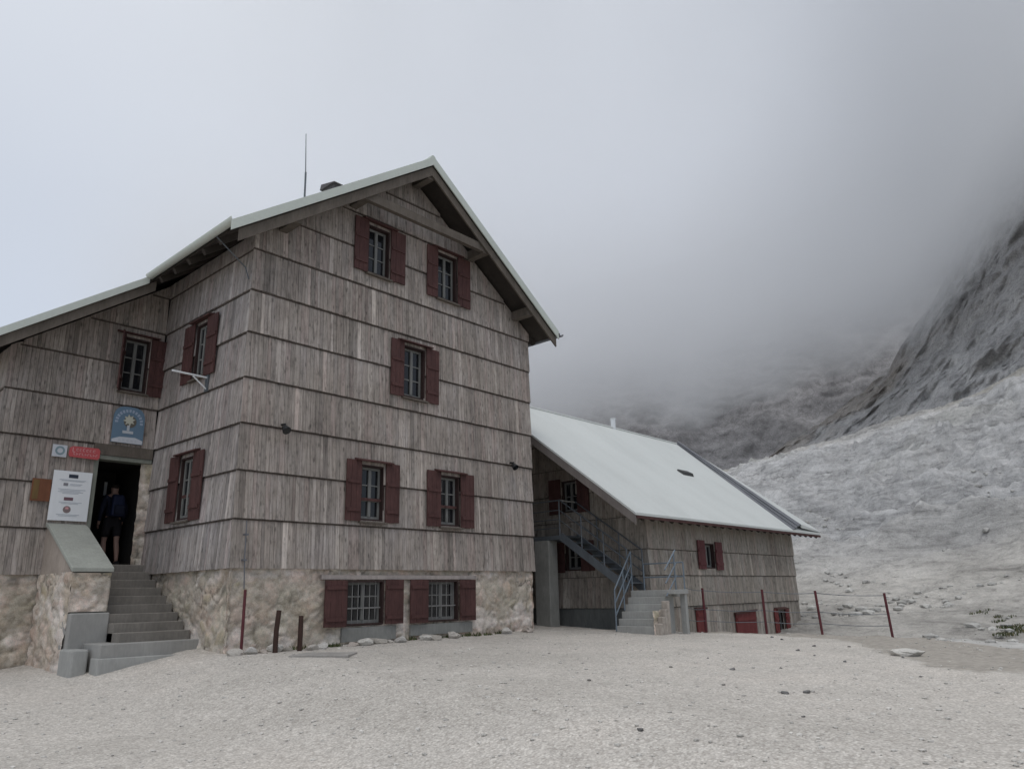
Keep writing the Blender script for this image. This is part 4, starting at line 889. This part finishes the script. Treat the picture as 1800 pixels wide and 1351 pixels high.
dark = [colour_mesh(m, c, ROCKM) for m, c in zip(base_m, ((.16, .155, .15), (.21, .205, .20), (.13, .13, .13), (.24, .23, .21), (.18, .175, .17)))]
def rock(me, x, y, s, name, label, group=None, sink=.25, sq=(1, 1, 1), z=None):
    o = bpy.data.objects.new(name, me); COL.objects.link(o); o.scale = (s*sq[0], s*sq[1], s*sq[2]); o.rotation_euler = (0, 0, random.uniform(0, 6.28))
    o.location = (x, y, (gz(x, y) if z is None else z)+s*.45*(1-sink*2)); return tag(o, label, "rock", group)
rd = random.Random(3)
x = -.0; i = 0
for x in (.05, .32, .52, .83, .98, 1.42, 1.62, 2.35, 2.62, 2.9, 3.2, 3.45, 3.62, 4.1, 4.25, 4.9, 6.6, 7.3):
    rock(pale[i % 5], x, -.20-rd.uniform(0, .16), rd.uniform(.08, .18), "rock", "loose pale stone lying against the foot of the hut's stone base", "stones along the hut's base", sq=(1.3, .9, .9)); i += 1
rock(pale[3], 7.5, -8.35, .30, "boulder", "flat pale boulder at the gravel edge", sq=(1.2, .62, .5), sink=.4)
for (px_, py_) in ((5.2, -5.9), (3.2, -6.6), (1.4, -6.4), (3.4, -7.3), (4.0, -7.7), (5.5, -8.2), (6.2, -7.6), (7.4, -6.9), (8.3, -6.3), (9.3, -5.7), (6.9, -8.6), (2.2, -8.8), (1.0, -9.0), (4.6, -9.0), (8.8, -6.9), (10.2, -5.2), (2.3, -8.0), (2.2, -8.5), (-.27, -8.4)):
    rock(dark[rd.randrange(5)], px_+rd.uniform(-.3, .3), py_+rd.uniform(-.3, .3), rd.uniform(.018, .042), "stone", "small dark stone lying loose on the pale gravel", "dark stones on the gravel", sink=.3)
def scatter(name, me_list, pts, smin, smax, label, cat, m, tone=(.50, .48, .445), lo_c=.8):
    V, F, C, n0 = [], [], [], 0
    for (x, y, z) in pts:
        me = rd.choice(me_list); P = np.array([v.co[:] for v in me.vertices]); s = smin+(smax-smin)*rd.random()**3; a = rd.uniform(0, 6.28)
        P = P*np.array([s*rd.uniform(.8, 1.3), s, s*.8]); Q = np.stack([P[:, 0]*math.cos(a)-P[:, 1]*math.sin(a), P[:, 0]*math.sin(a)+P[:, 1]*math.cos(a), P[:, 2]], 1)+np.array([x, y, z+s*.15])
        V.append(Q); F += [[i+n0 for i in p.vertices] for p in me.polygons]; n0 += len(P); c = np.array(tone)*rd.uniform(lo_c, 1.18); C.append(np.tile(c, (len(P), 1)))
    me = bpy.data.meshes.new(name); me.from_pydata(np.concatenate(V).tolist(), [], F); at = me.color_attributes.new("Col", 'FLOAT_COLOR', 'POINT')
    c = np.ones((n0, 4), np.float32); c[:, :3] = np.concatenate(C); at.data.foreach_set("color", c.ravel()); me.materials.append(m)
    o = bpy.data.objects.new(name, me); COL.objects.link(o); return stuff(o, label, cat)
def lowpoly(seed):
    bm = bmesh.new(); bmesh.ops.create_icosphere(bm, subdivisions=1, radius=1); rr = random.Random(seed)
    for v in bm.verts: v.co *= rr.uniform(.7, 1.2); v.co.z *= .7
    me = bpy.data.meshes.new("pebble"); bm.to_mesh(me); bm.free(); return me
lp = [lowpoly(i) for i in range(8)]
pts = []
for _ in range(5200):
    a, r = rd.uniform(.05, 1.75), 3.2*(7.0)**rd.random(); x, y = CAM.x+r*math.sin(a), CAM.y+r*math.cos(a)
    pts.append((x, y))
pa_ = np.array(pts); ok = (edge_dist(pa_[:, 0], pa_[:, 1]) < 0) & ~((pa_[:, 1] > -.2) & (pa_[:, 0] > -2.2)) & (pa_[:, 1] < 3.3); pa_ = pa_[ok]; zz = ground_h(pa_[:, 0], pa_[:, 1])
scatter("gravel_stones", lp, [(x, y, z) for (x, y), z in zip(pa_.tolist(), zz.tolist())], .009, .034, "loose pale gravel stones scattered over the terrace", "gravel", ROCKM)
# rubble on the far side of the fence
pts = []
dg = bpy.context.evaluated_depsgraph_get()
for _ in range(4200):
    a, r = R(rd.uniform(66, 93)), rd.uniform(17, 60)
    x, y = CAM.x+r*math.sin(a), CAM.y+r*math.cos(a)
    if float(fbm(np.array([x*.22]), np.array([y*.22]), 0, 3, 777)[0]) > rd.uniform(-.1, .9): pts.append((x, y))
from mathutils.bvhtree import BVHTree
def bvh(o): return BVHTree.FromPolygons([v.co[:] for v in o.data.vertices], [p.vertices[:] for p in o.data.polygons])
BV = [bvh(bpy.data.objects["rocky_slope"]), bvh(bpy.data.objects["ground"])]
def surf(x, y):
    zs = [h[0].z for h in (b.ray_cast(Vector((x, y, 200)), Vector((0, 0, -1))) for b in BV) if h[0] is not None]; return max(zs)
scatter("rubble", lp, [(x, y, surf(x, y)) for x, y in pts if edge_dist(np.array([x]), np.array([y]))[0] > .1 or dirt_dist(np.array([x]), np.array([y]))[0] > 2.8], .03, .24, "broken pale rocks littering the foot of the slope", "rubble", ROCKM, (.42, .41, .385))
# grass
GRASS = m_col("alpine_grass", .9, 8, .7, 1.3, .1, .01)
def grass(name, spots, label):
    mb = MB()
    for (x, y, z, rad, n, h) in spots:
        for _ in range(n):
            a, q = rd.uniform(0, 6.28), rad*math.sqrt(rd.random()); bx, by = x+q*math.cos(a), y+q*math.sin(a)*.6; hh = h*rd.uniform(.4, 1.1)*(1-.5*q/rad); w_ = rd.uniform(.006, .014)*(h/.12); t = rd.uniform(0, 6.28); lx, ly = rd.uniform(-.5, .5)*hh, rd.uniform(-.5, .5)*hh
            c = np.array((.055, .072, .030))*rd.uniform(.6, 1.5); c = c if rd.random() > .25 else np.array((.16, .14, .075))
            dx, dy = w_*math.cos(t), w_*math.sin(t)
            mb.face([(bx-dx, by-dy, z-.02), (bx+dx, by+dy, z-.02), (bx+lx*.5+dx*.6, by+ly*.5+dy*.6, z+hh*.6), (bx+lx*.5-dx*.6, by+ly*.5-dy*.6, z+hh*.6)], tuple(c)); mb.face([(bx+lx*.5-dx*.6, by+ly*.5-dy*.6, z+hh*.6), (bx+lx*.5+dx*.6, by+ly*.5+dy*.6, z+hh*.6), (bx+lx, by+ly, z+hh)], tuple(c))
    return stuff(obj(name, mb, GRASS, fixn=False), label, "grass")
sp = [(x, -.14, gz(x, -.14), .14, 55, .11) for x in (1.25, 1.45, 1.75, 1.95, 2.1, 3.9, 4.4, 4.65, 4.95, 5.2, 5.5, 5.75, 6.1, 6.5)]
grass("grass", sp, "short green weeds growing along the foot of the stone base")
sp = []
for (a, r, rad, n) in ((81.4, 24, .9, 420), (82.6, 23.5, .7, 300), (80.6, 25, .7, 260), (83.8, 23, .6, 220), (79.6, 26, .4, 90), (78.4, 27, .4, 70)):
    for _ in range(5):
        x, y = CAM.x+r*math.sin(R(a))+rd.uniform(-rad, rad), CAM.y+r*math.cos(R(a))+rd.uniform(-rad, rad)*.8
        sp.append((x, y, surf(x, y), rad*.5, n//3, .11))
grass("grass", sp, "green grass tufts among the pale rocks beyond the fence")
